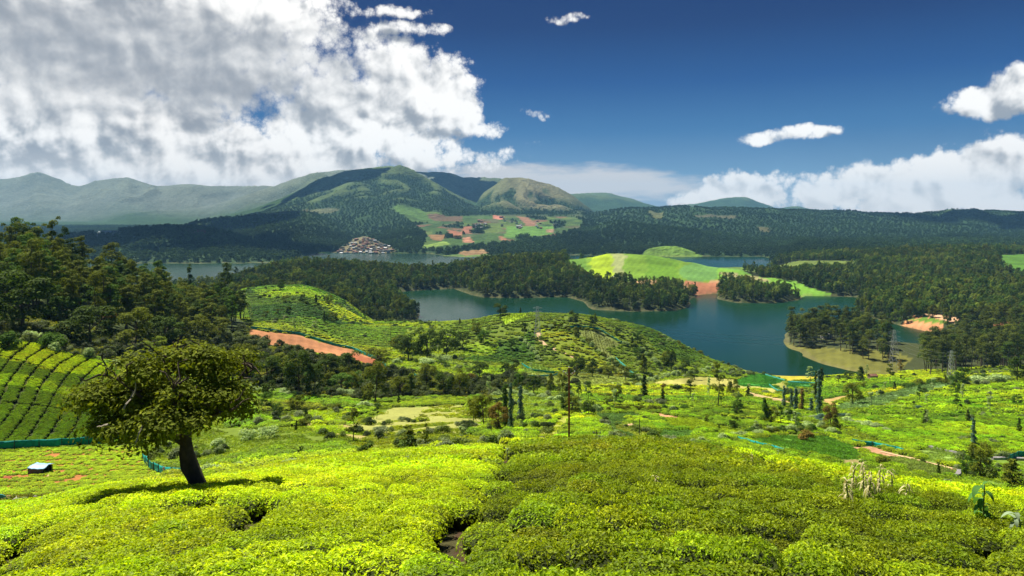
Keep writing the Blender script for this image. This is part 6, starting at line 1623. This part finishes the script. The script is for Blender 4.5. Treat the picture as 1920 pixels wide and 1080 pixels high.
# shade-net fences
def path3(pts, dmin, dmax, step=1.2):
    w = np.array([hit(px, py, dmin, dmax) for px, py in pts]); L = np.r_[0, np.cumsum(np.linalg.norm(np.diff(w, axis=0), axis=1))]
    n = max(3, int(L[-1] / step)); n = min(n, 160)
    t = np.linspace(0, L[-1], n); x_ = np.interp(t, L, w[:, 0]); y_ = np.interp(t, L, w[:, 1])
    return np.stack([x_, y_, height(x_, y_)], 1)
def net_fence(pts, dmin, dmax, h, label, mat=None, sagv=.12, step=1.2):
    P_ = path3(pts, dmin, dmax, step); n = len(P_); org = P_[0].copy(); P_ = P_ - org
    tang = unit(np.gradient(P_, axis=0)); nor = np.stack([-tang[:, 1], tang[:, 0], tang[:, 2] * 0], 1)
    o = thing('net_fence', org, label, 'net fence')
    post_gap = max(2, int(round(3.6 / step)))
    rows_ = 5; V = []
    for j in range(rows_):
        f = j / (rows_ - 1)
        sg = sagv * h * f * (1 - np.abs(np.cos(np.arange(n) * math.pi / post_gap))) * (.5 + rng.random(n))
        wv_ = rng.normal(size=n) * .05 * h + np.sin(np.arange(n) * 1.7 + j) * .06 * h
        V.append(P_ + nor * wv_[:, None] + np.stack([0 * sg, 0 * sg, .05 + f * h - sg], 1))
    V = np.concatenate(V); Fc = []
    for j in range(rows_ - 1):
        for i in range(n - 1):
            Fc.append((j * n + i, j * n + i + 1, (j + 1) * n + i + 1, (j + 1) * n + i))
    me = add_mesh('net', V, Fc, [mat or M_NET], smooth=True)
    ob = link('net', me, o); sm = ob.modifiers.new('thick', 'SOLIDIFY'); sm.thickness = .02
    pm = add_mesh('post', *tube([(0, 0, -.3), (0, 0, h * 1.12)], [.05, .04], 5), [M_DARKWOOD])
    for i in range(0, n, post_gap):
        q = link('post', pm, o); q.location = P_[i] - nor[i] * .08
    return o
net_fence([(-160, 846), (0, 843), (60, 840), (130, 837), (236, 833)], 90, 140, 1.25, "long dark teal net along the top of the young tea plot")
net_fence([(268, 866), (280, 880), (296, 888), (314, 896), (342, 897)], 60, 110, 1.1, "short sagging teal net beside the leaning trunk", M_NET, .12, 1.2)
net_fence([(470, 617), (560, 628), (660, 655), (712, 676), (724, 690)], 240, 420, 1.4, "green net along the upper edge of the red soil strip", M_NET)
net_fence([(1068, 615), (1100, 615), (1122, 618)], 380, 720, 1.3, "green net across the top of the knoll plot")
net_fence([(1122, 618), (1145, 632), (1168, 646)], 380, 720, 1.3, "green net down the right edge of the knoll plot", M_NETB)
net_fence([(1154, 673), (1172, 689), (1190, 704)], 380, 720, 1.4, "pale green net at the lower end of the knoll plot", M_NETB)
net_fence([(978, 684), (1000, 696), (1030, 700), (1046, 700)], 300, 480, 1.2, "green net round the small plot below the dark tea patch")
net_fence([(985, 706), (1015, 707), (1046, 704)], 300, 480, 1.0, "pale net just below the small netted plot", M_NETB)
net_fence([(1384, 829), (1430, 842), (1472, 854)], 66, 200, 1.0, "teal net along the near side of the bright crop field")
net_fence([(1598, 832), (1640, 838), (1694, 850)], 80, 260, 1.0, "teal net above the orange bank on the right")
net_fence([(1892, 866), (1912, 858), (1990, 856)], 80, 260, 1.3, "green net at the right edge of the picture")
net_fence([(1428, 702), (1448, 708), (1472, 715)], 400, 640, 1.1, "green net between the emerald field and the lake", M_NETB)
net_fence([(1478, 717), (1500, 719), (1532, 720)], 400, 640, 1.1, "pale net on the emerald fields at the lake edge", M_NETB)
net_fence([(1442, 723), (1458, 734), (1474, 746)], 380, 640, 1.0, "teal net down the right side of the emerald field", M_NETB)
net_fence([(764, 700), (782, 707)], 200, 420, 1.0, "tiny piece of teal net among the valley trees", M_NETB)
net_fence([(-30, 938), (0, 937), (12, 938)], 30, 100, .55, "bit of teal net at the lower left edge", M_NETB, .3, .4)

# cloth hanging on the short net
b = hit(318, 893, 60, 110)
g_ = np.linspace(0, 1, 7); V = []; 
for i, u_ in enumerate(g_):
    for j, v_ in enumerate(g_): V.append((-.6 + u_ * 1.1, -.25 + .08 * math.sin(j * 2 + i), 1.15 - u_ * .75 - v_ * .38 + .05 * math.sin(i * 3)))
Fc = [(i * 7 + j, (i + 1) * 7 + j, (i + 1) * 7 + j + 1, i * 7 + j + 1) for i in range(6) for j in range(6)]
o = link('cloth', add_mesh('cloth', V, Fc, [M_CLOTH], smooth=True)); o.location = b
o.modifiers.new('thick', 'SOLIDIFY').thickness = .02
o['label'] = "pink and white cloth hung on the short teal net"; o['category'] = 'cloth'

# tarpaulin shelter
def shelter():
    b = hit(76, 888, 60, 120); k = b[1] / F
    o = thing('shelter', b, "small blue tarpaulin shelter in the young tea plot", 'shelter')
    o.rotation_euler = (0, 0, -.12)
    Wd, Dp, Ht = 33 * k, 1.7, 1.15
    n = 9; V = []
    for i in range(n):
        u_ = i / (n - 1)
        for j in range(n):
            v_ = j / (n - 1)
            y_ = (v_ - .5) * Dp; z_ = Ht - .45 * max(0, .55 - v_) ** 1.0 - .25 * max(0, v_ - .55) - .06 * math.sin(u_ * math.pi) + .03 * math.sin(i * 2.1 + j)
            V.append(((u_ - .5) * Wd * (1 + .05 * math.sin(j)), y_, z_))
    Fc = [(i * n + j, (i + 1) * n + j, (i + 1) * n + j + 1, i * n + j + 1) for i in range(n - 1) for j in range(n - 1)]
    link('tarpaulin', add_mesh('tarp', V, Fc, [M_TARP], smooth=True), o).modifiers.new('thick', 'SOLIDIFY').thickness = .03
    link('side_sheet', add_mesh('side', *join([box((-.05, -Dp / 2 + .06, .42), (Wd * .86, .03, .80)), box((-Wd * .46, 0, .45), (.03, Dp * .9, .8)), box((0, Dp / 2 - .08, .45), (Wd * .86, .03, .85))]), [M_TARPD]), o)
    for sx in (-1, 1):
        for sy in (-1, 1):
            link('post', add_mesh('post', *tube([(sx * Wd * .46, sy * Dp * .46, -.2), (sx * Wd * .46, sy * Dp * .46, Ht - .28)], [.035, .03], 6), [M_DARKWOOD]), o)
shelter()
def mound(name, px, py, sx, sy, sz, mat, label, cat, seed=1, dmin=30, dmax=400):
    r = np.random.default_rng(seed); b = hit(px, py, dmin, dmax)
    n, m_ = 14, 6; V = [(0, 0, sz)]
    for j in range(1, m_ + 1):
        f = j / m_
        for i in range(n):
            a = 2 * math.pi * i / n; q = f * (1 + .18 * r.normal())
            V.append((math.cos(a) * q * sx, math.sin(a) * q * sy, sz * (1 - f ** 1.6) * (1 + .15 * r.normal()) - (.15 if j == m_ else 0)))
    Fc = [(0, 1 + i, 1 + (i + 1) % n, 0) for i in range(n)]
    Q = [(0, 1 + i, 1 + (i + 1) % n, 1 + (i + 2) % n) for i in range(0, n, 2)] + [(1 + (j - 1) * n + i, 1 + j * n + i, 1 + j * n + (i + 1) % n, 1 + (j - 1) * n + (i + 1) % n) for j in range(1, m_) for i in range(n)]
    o = link(name, add_mesh(name, V, Q, [mat], smooth=True)); o.location = b; o['label'] = label; o['category'] = cat
mound('sand_heap', 98, 892, 1.0, .55, .22, M_SAND, "flat heap of pale sand beside the blue shelter", 'sand heap', 1)
mound('soil_heap', 14, 896, .6, .4, .2, M_REDSOIL, "little red soil heap left of the blue shelter", 'soil heap', 2)
mound('boulder', 30, 944, .75, .5, .5, M_STONE, "grey boulder at the lower left beside the teal net", 'boulder', 3)
mound('boulder', 66, 934, .28, .25, .25, M_STONE, "small pale stone between two silvery shrubs at the lower left", 'boulder', 4)
mound('boulder', 1128, 797, .3, .3, .25, M_STONE, "small pale rock in the tea right of the red pole", 'boulder', 5, 80)
mound('soil_heap', 1183, 800, 1.6, 1.2, .5, M_SAND, "pinkish soil heap at the edge of the blue green crop", 'soil heap', 6, 80)
mound('boulder', 1690, 749, 1.0, .8, .8, M_STONE, "pale rock at the top of the right tea slope", 'boulder', 7, 200)

# low walls of the terraced plots
def wall(pts, dmin, dmax, h, th, label, mat=None):
    P_ = path3(pts, dmin, dmax, .8); n = len(P_); org = P_[0].copy(); P_ = P_ - org
    tang = unit(np.gradient(P_, axis=0)); nor = np.stack([-tang[:, 1], tang[:, 0], 0 * tang[:, 2]], 1); nor = unit(nor)
    V = np.concatenate([P_ - nor * th / 2 + [0, 0, -.3], P_ + nor * th / 2 + [0, 0, -.3], P_ + nor * th / 2 + [0, 0, h], P_ - nor * th / 2 + [0, 0, h]])
    V += rng.normal(size=V.shape) * .03
    Fc = [(a * n + i, b_ * n + i, b_ * n + i + 1, a * n + i + 1) for i in range(n - 1) for a, b_ in ((0, 1), (1, 2), (2, 3), (3, 0))] + [(0, n, 2 * n, 3 * n), (n - 1, 4 * n - 1, 3 * n - 1, 2 * n - 1)]
    o = link('low_wall', add_mesh('wall', V, Fc, [mat or M_CONC])); o.location = org; o['label'] = label; o['category'] = 'wall'
wall([(1702, 850), (1716, 841), (1730, 837), (1760, 843), (1797, 852)], 80, 300, .45, .6, "pale grey wall round the top of the terraced plot")
wall([(1799, 886), (1797, 893), (1782, 900)], 66, 300, .45, .6, "short grey wall at the lower corner of the terraced plots")
wall([(1860, 862), (1890, 862), (1990, 866)], 80, 300, .5, .7, "pale concrete wall at the right edge behind the dark tree")
def track(name, pts, dmin, dmax, width, mat):
    P_ = path3(pts, dmin, dmax, 1.5); n = len(P_); tang = unit(np.gradient(P_, axis=0)); nor = unit(np.stack([-tang[:, 1], tang[:, 0], 0 * tang[:, 2]], 1))
    w_ = width * (1 + .25 * rng.normal(size=n))[:, None] / 2
    V = []
    for f in (-1, 0, 1):
        q = P_ + nor * w_ * f; q[:, 2] = height(q[:, 0], q[:, 1]) + (.22 if f == 0 else .10); V.append(q)
    V = np.concatenate(V); Fc = [(j * n + i, j * n + i + 1, (j + 1) * n + i + 1, (j + 1) * n + i) for j in range(2) for i in range(n - 1)]
    link(name, add_mesh(name, V, Fc, [mat], smooth=True), kind='structure')
track('path', [(1009, 624), (1012, 636), (1020, 645), (1040, 655), (1060, 663), (1086, 673)], 380, 600, 3.2, M_SAND)
track('path', [(1655, 848), (1690, 856), (1740, 868), (1798, 882)], 80, 300, 1.0, M_SAND)

# ------------------------------------------------------------------ houses
def wallmat(name, col): return simple(name, col, .85, .2, .15, .3)
HW = [wallmat("whitewashed_wall", (.36, .35, .31)), wallmat("ochre_wall", (.27, .22, .14)), wallmat("pink_wall", (.27, .17, .13)), wallmat("blue_green_wall", (.14, .22, .21))]
HR = [simple("clay_tile_roof", (.19, .09, .06), .8, .2, .3, .5), simple("grey_sheet_roof", (.25, .26, .26), .5, .4, .2, .4), simple("pale_flat_roof", (.33, .31, .27), .8, .2, .2, .4)]
M_WIN = simple("dark_window", (.02, .025, .03), .3, .5, .1, 1)
def house_mesh(wi, ri, flat, L=9.0, Wd=6.5, Ht=4.4):
    w = box((0, 0, Ht / 2 - 1.5), (L, Wd, Ht + 3))
    if flat: r_ = box((0, 0, Ht + .17), (L + .5, Wd + .5, .3))
    else:
        e = .5; x_, y_ = L / 2 + e, Wd / 2 + e
        v = np.array([(-x_, -y_, Ht + .02), (x_, -y_, Ht + .02), (x_, y_, Ht + .02), (-x_, y_, Ht + .02), (-x_, 0, Ht + 1.9), (x_, 0, Ht + 1.9)])
        r_ = (v, np.array([(0, 1, 5, 4), (2, 3, 4, 5), (0, 3, 2, 1)])); 
        v2 = np.concatenate([v, v[[0, 3, 4]] * [1, 1, 1], v[[1, 2, 5]]])
        r_ = (v2, np.array([(0, 1, 5, 4), (2, 3, 4, 5), (0, 3, 2, 1), (6, 7, 8, 8), (9, 10, 11, 11)][:3]))
    wn = [box((dx, -Wd / 2 - .02, Ht * .55), (1.1, .08, 1.2)) for dx in (-L * .3, L * .3)] + [box((0, -Wd / 2 - .02, Ht * .25), (1.1, .08, 2.1))]
    V, Fc = join([w, r_] + wn)
    mi = np.concatenate([np.zeros(len(w[1])), np.ones(len(r_[1])), np.full(6 * len(wn), 2)])
    return add_mesh('house', V, Fc, [HW[wi], HR[ri], M_WIN], mi=mi)
HM = [(house_mesh(0, 1, False), "white house with grey sheet roof"), (house_mesh(0, 0, False), "white house with red tiled roof"), (house_mesh(1, 2, True), "ochre flat roofed house"),
      (house_mesh(2, 0, False), "pink house with red tiled roof"), (house_mesh(3, 1, True), "blue green flat roofed house"), (house_mesh(0, 2, True), "white flat roofed house")]
def put_house(px, py, dmin, dmax, label=None, where="", grp="", which=None, s=1.0):
    i = int(rng.integers(0, len(HM))) if which is None else which
    b = hit(px, py, dmin, dmax)
    o = link('house', HM[i][0]); o.location = b; o.rotation_euler = (0, 0, rng.uniform(-.5, .5)); o.scale = (s, s, s)
    o['label'] = label or f"{'tiny' if s < 1 else 'small'} {HM[i][1]} {where}"; o['category'] = 'house'
    if grp: o['group'] = f"{grp}, {HM[i][1]}"
cnt = 0; placed = []
vp = [(628, 474), (645, 461), (665, 448), (682, 443), (702, 449), (728, 462), (738, 470), (722, 478), (640, 478)]
while cnt < 125:
    px, py = rng.uniform(626, 740), rng.uniform(443, 479)
    if not inpoly(vp, np.array([px]), np.array([py]))[0]: continue
    if any(abs(px - a_) < 4.0 and abs(py - b_) < 2.2 for a_, b_ in placed):
        cnt += .25; continue
    placed.append((px, py)); cnt += 1
    put_house(px, py, 2150, 2700, where="in the crowded hillside village across the lake", grp="village houses across the lake", s=rng.uniform(.8, 1.25))
for i in range(30):
    px, py = rng.uniform(165, 228), rng.uniform(434, 443)
    put_house(px, py, 1900, 4200, where="in the shaded hamlet left of the dark hill", grp="hamlet houses left of the dark hill", which=int(rng.choice([0, 5, 5])), s=1.1)
for i in range(26):
    px, py = rng.choice([rng.uniform(888, 912), rng.uniform(935, 978), rng.uniform(1005, 1015)]), rng.uniform(415, 430)
    put_house(px, py, 2200, 4600, where="on the terraced farm slope under the mountain", grp="farm houses under the mountain", s=1.15)
for px, py, w_, s_, lab in ((1042, 424, 5, 2.2, "white farmhouse alone near the right end of the terraced slope"), (972, 428, 0, 2.0, "long white farm building in the middle of the terraced slope"),
                        (940, 409, 3, 1.8, "pinkish house beside the upper red plot"), (899, 416, 3, 1.8, "pinkish house on the left terraced slope"), (1200, 546, 0, 0, "")):
    if s_: put_house(px, py, 2200, 4800, lab, which=w_, s=s_)
put_house(1549, 634, 600, 800, "pale narrow building among the pines on the beach peninsula", which=5, s=.9)
put_house(1272, 545, 1000, 1300, "small white shed above the bare red bank by the water", which=0, s=.6)
put_house(1636, 711, 400, 600, "small red roofed hut on the near shore right of the beach", which=3, s=.55)

# ------------------------------------------------------------------ foreground weeds
def bent_leaf(L, Wd, droop, n=6):
    V = []; Fc = []
    for i in range(n + 1):
        t = i / n; x_ = L * math.sin(min(1.45, t * droop)) / max(droop, .2) ; z_ = L * (math.cos(t * droop) - 1) / max(droop, .2) * 1.0 + .35 * L * t * (1 - t)
        w_ = Wd * math.sin(math.pi * min(1, t * .94 + .06)) ** .8 * .5
        V += [(x_, -w_, z_ + w_ * .25), (x_, 0, z_), (x_, w_, z_ + w_ * .25)]
    for i in range(n):
        Fc += [(3 * i, 3 * i + 3, 3 * i + 4, 3 * i + 1), (3 * i + 1, 3 * i + 4, 3 * i + 5, 3 * i + 2)]
    return np.array(V), np.array(Fc)
M_BIGLEAF = leaf_mat("broad_weed_leaf", (.10, .24, .05), .15, .35)
M_DRYLEAF = leaf_mat("withered_leaf", (.52, .47, .24), .25, .25)
M_GREYLEAF = leaf_mat("grey_green_leaf", (.26, .34, .20), .2, .25)
M_STEM = simple("green_stem", (.16, .22, .07), .7, .2, .2, 8)
def weed(px, py, hpx, n, Lf, Wf, droop, mat, label, name='broad_leaved_weed', cat='weed', seed=1, spread=1.0, group=None):
    r = np.random.default_rng(seed)
    b = hit(px, py, 8, 66); k = b[1] / F; H = hpx * k
    o = thing(name, (b[0], b[1], b[2] + .62), label, cat, group)
    link('stem', add_mesh('stem', *tube([(0, 0, -.4), (r.normal() * .03, r.normal() * .03, H * .5), (r.normal() * .06, r.normal() * .05, H)], [.028, .022, .012], 6), [M_STEM], smooth=True), o)
    ms = [add_mesh('leaf', *bent_leaf(Lf * s_, Wf * s_, droop * q), [mat], smooth=True) for s_, q in ((1, 1), (.8, 1.2), (.62, .8))]
    for i in range(n):
        l = link('leaf', ms[i % 3], o)
        f = .25 + .75 * i / n
        l.location = (0, 0, H * f); l.rotation_euler = (r.normal() * .15, -(.5 * f) + r.normal() * .2, i * 2.4 + r.normal() * .3)
weed(1843, 1030, 84, 14, .52, .20, 1.5, M_BIGLEAF, "broad leaved green weed standing above the tea at the lower right", seed=2)
weed(1905, 1050, 46, 11, .40, .13, 1.2, M_GREYLEAF, "grey green leafy weed at the lower right edge", seed=3)
for i, (px, py, h, n, lab) in enumerate([(1620, 975, 62, 26, "tallest withered plant with drooping pale leaves in the tea"), (1600, 965, 50, 20, "withered plant left of the tallest drooping one"), (1650, 965, 48, 18, "withered plant right of the tallest drooping one"),
                                (1668, 958, 40, 14, "smaller withered plant at the right of the dry clump"), (1588, 1000, 46, 20, "pale dry plant nearest the viewer in the dry clump"), (1700, 985, 36, 12, "yellowish wilted plant right of the dry clump"),
                                (1632, 985, 50, 18, "withered plant in front of the tallest drooping one")]):
    weed(px, py, h * 1.25, int(n * 1.4), .46, .055, 2.6, M_DRYLEAF, lab, 'withered_plant', 'withered plant', 10 + i)
for i, (px, py, h, lab) in enumerate([(1230, 950, 22, "small pale weed in the middle of the right tea field"), (952, 872, 12, "whitish weed at the top of the gap between the two tea fields"), (1410, 900, 30, "pale weed beside the bare patch on the crest"),
                             (1460, 878, 26, "leafy weed right of the bare patch on the crest"), (1225, 850, 14, "pale tufted weed on the crest right of the pole"), (765, 884, 8, "tiny white flowered weed on the left tea field")]):
    weed(px, py, h, 12, .26, .05, 1.8, M_GREYLEAF if i % 2 else M_DRYLEAF, lab, 'pale_weed', 'weed', 30 + i)
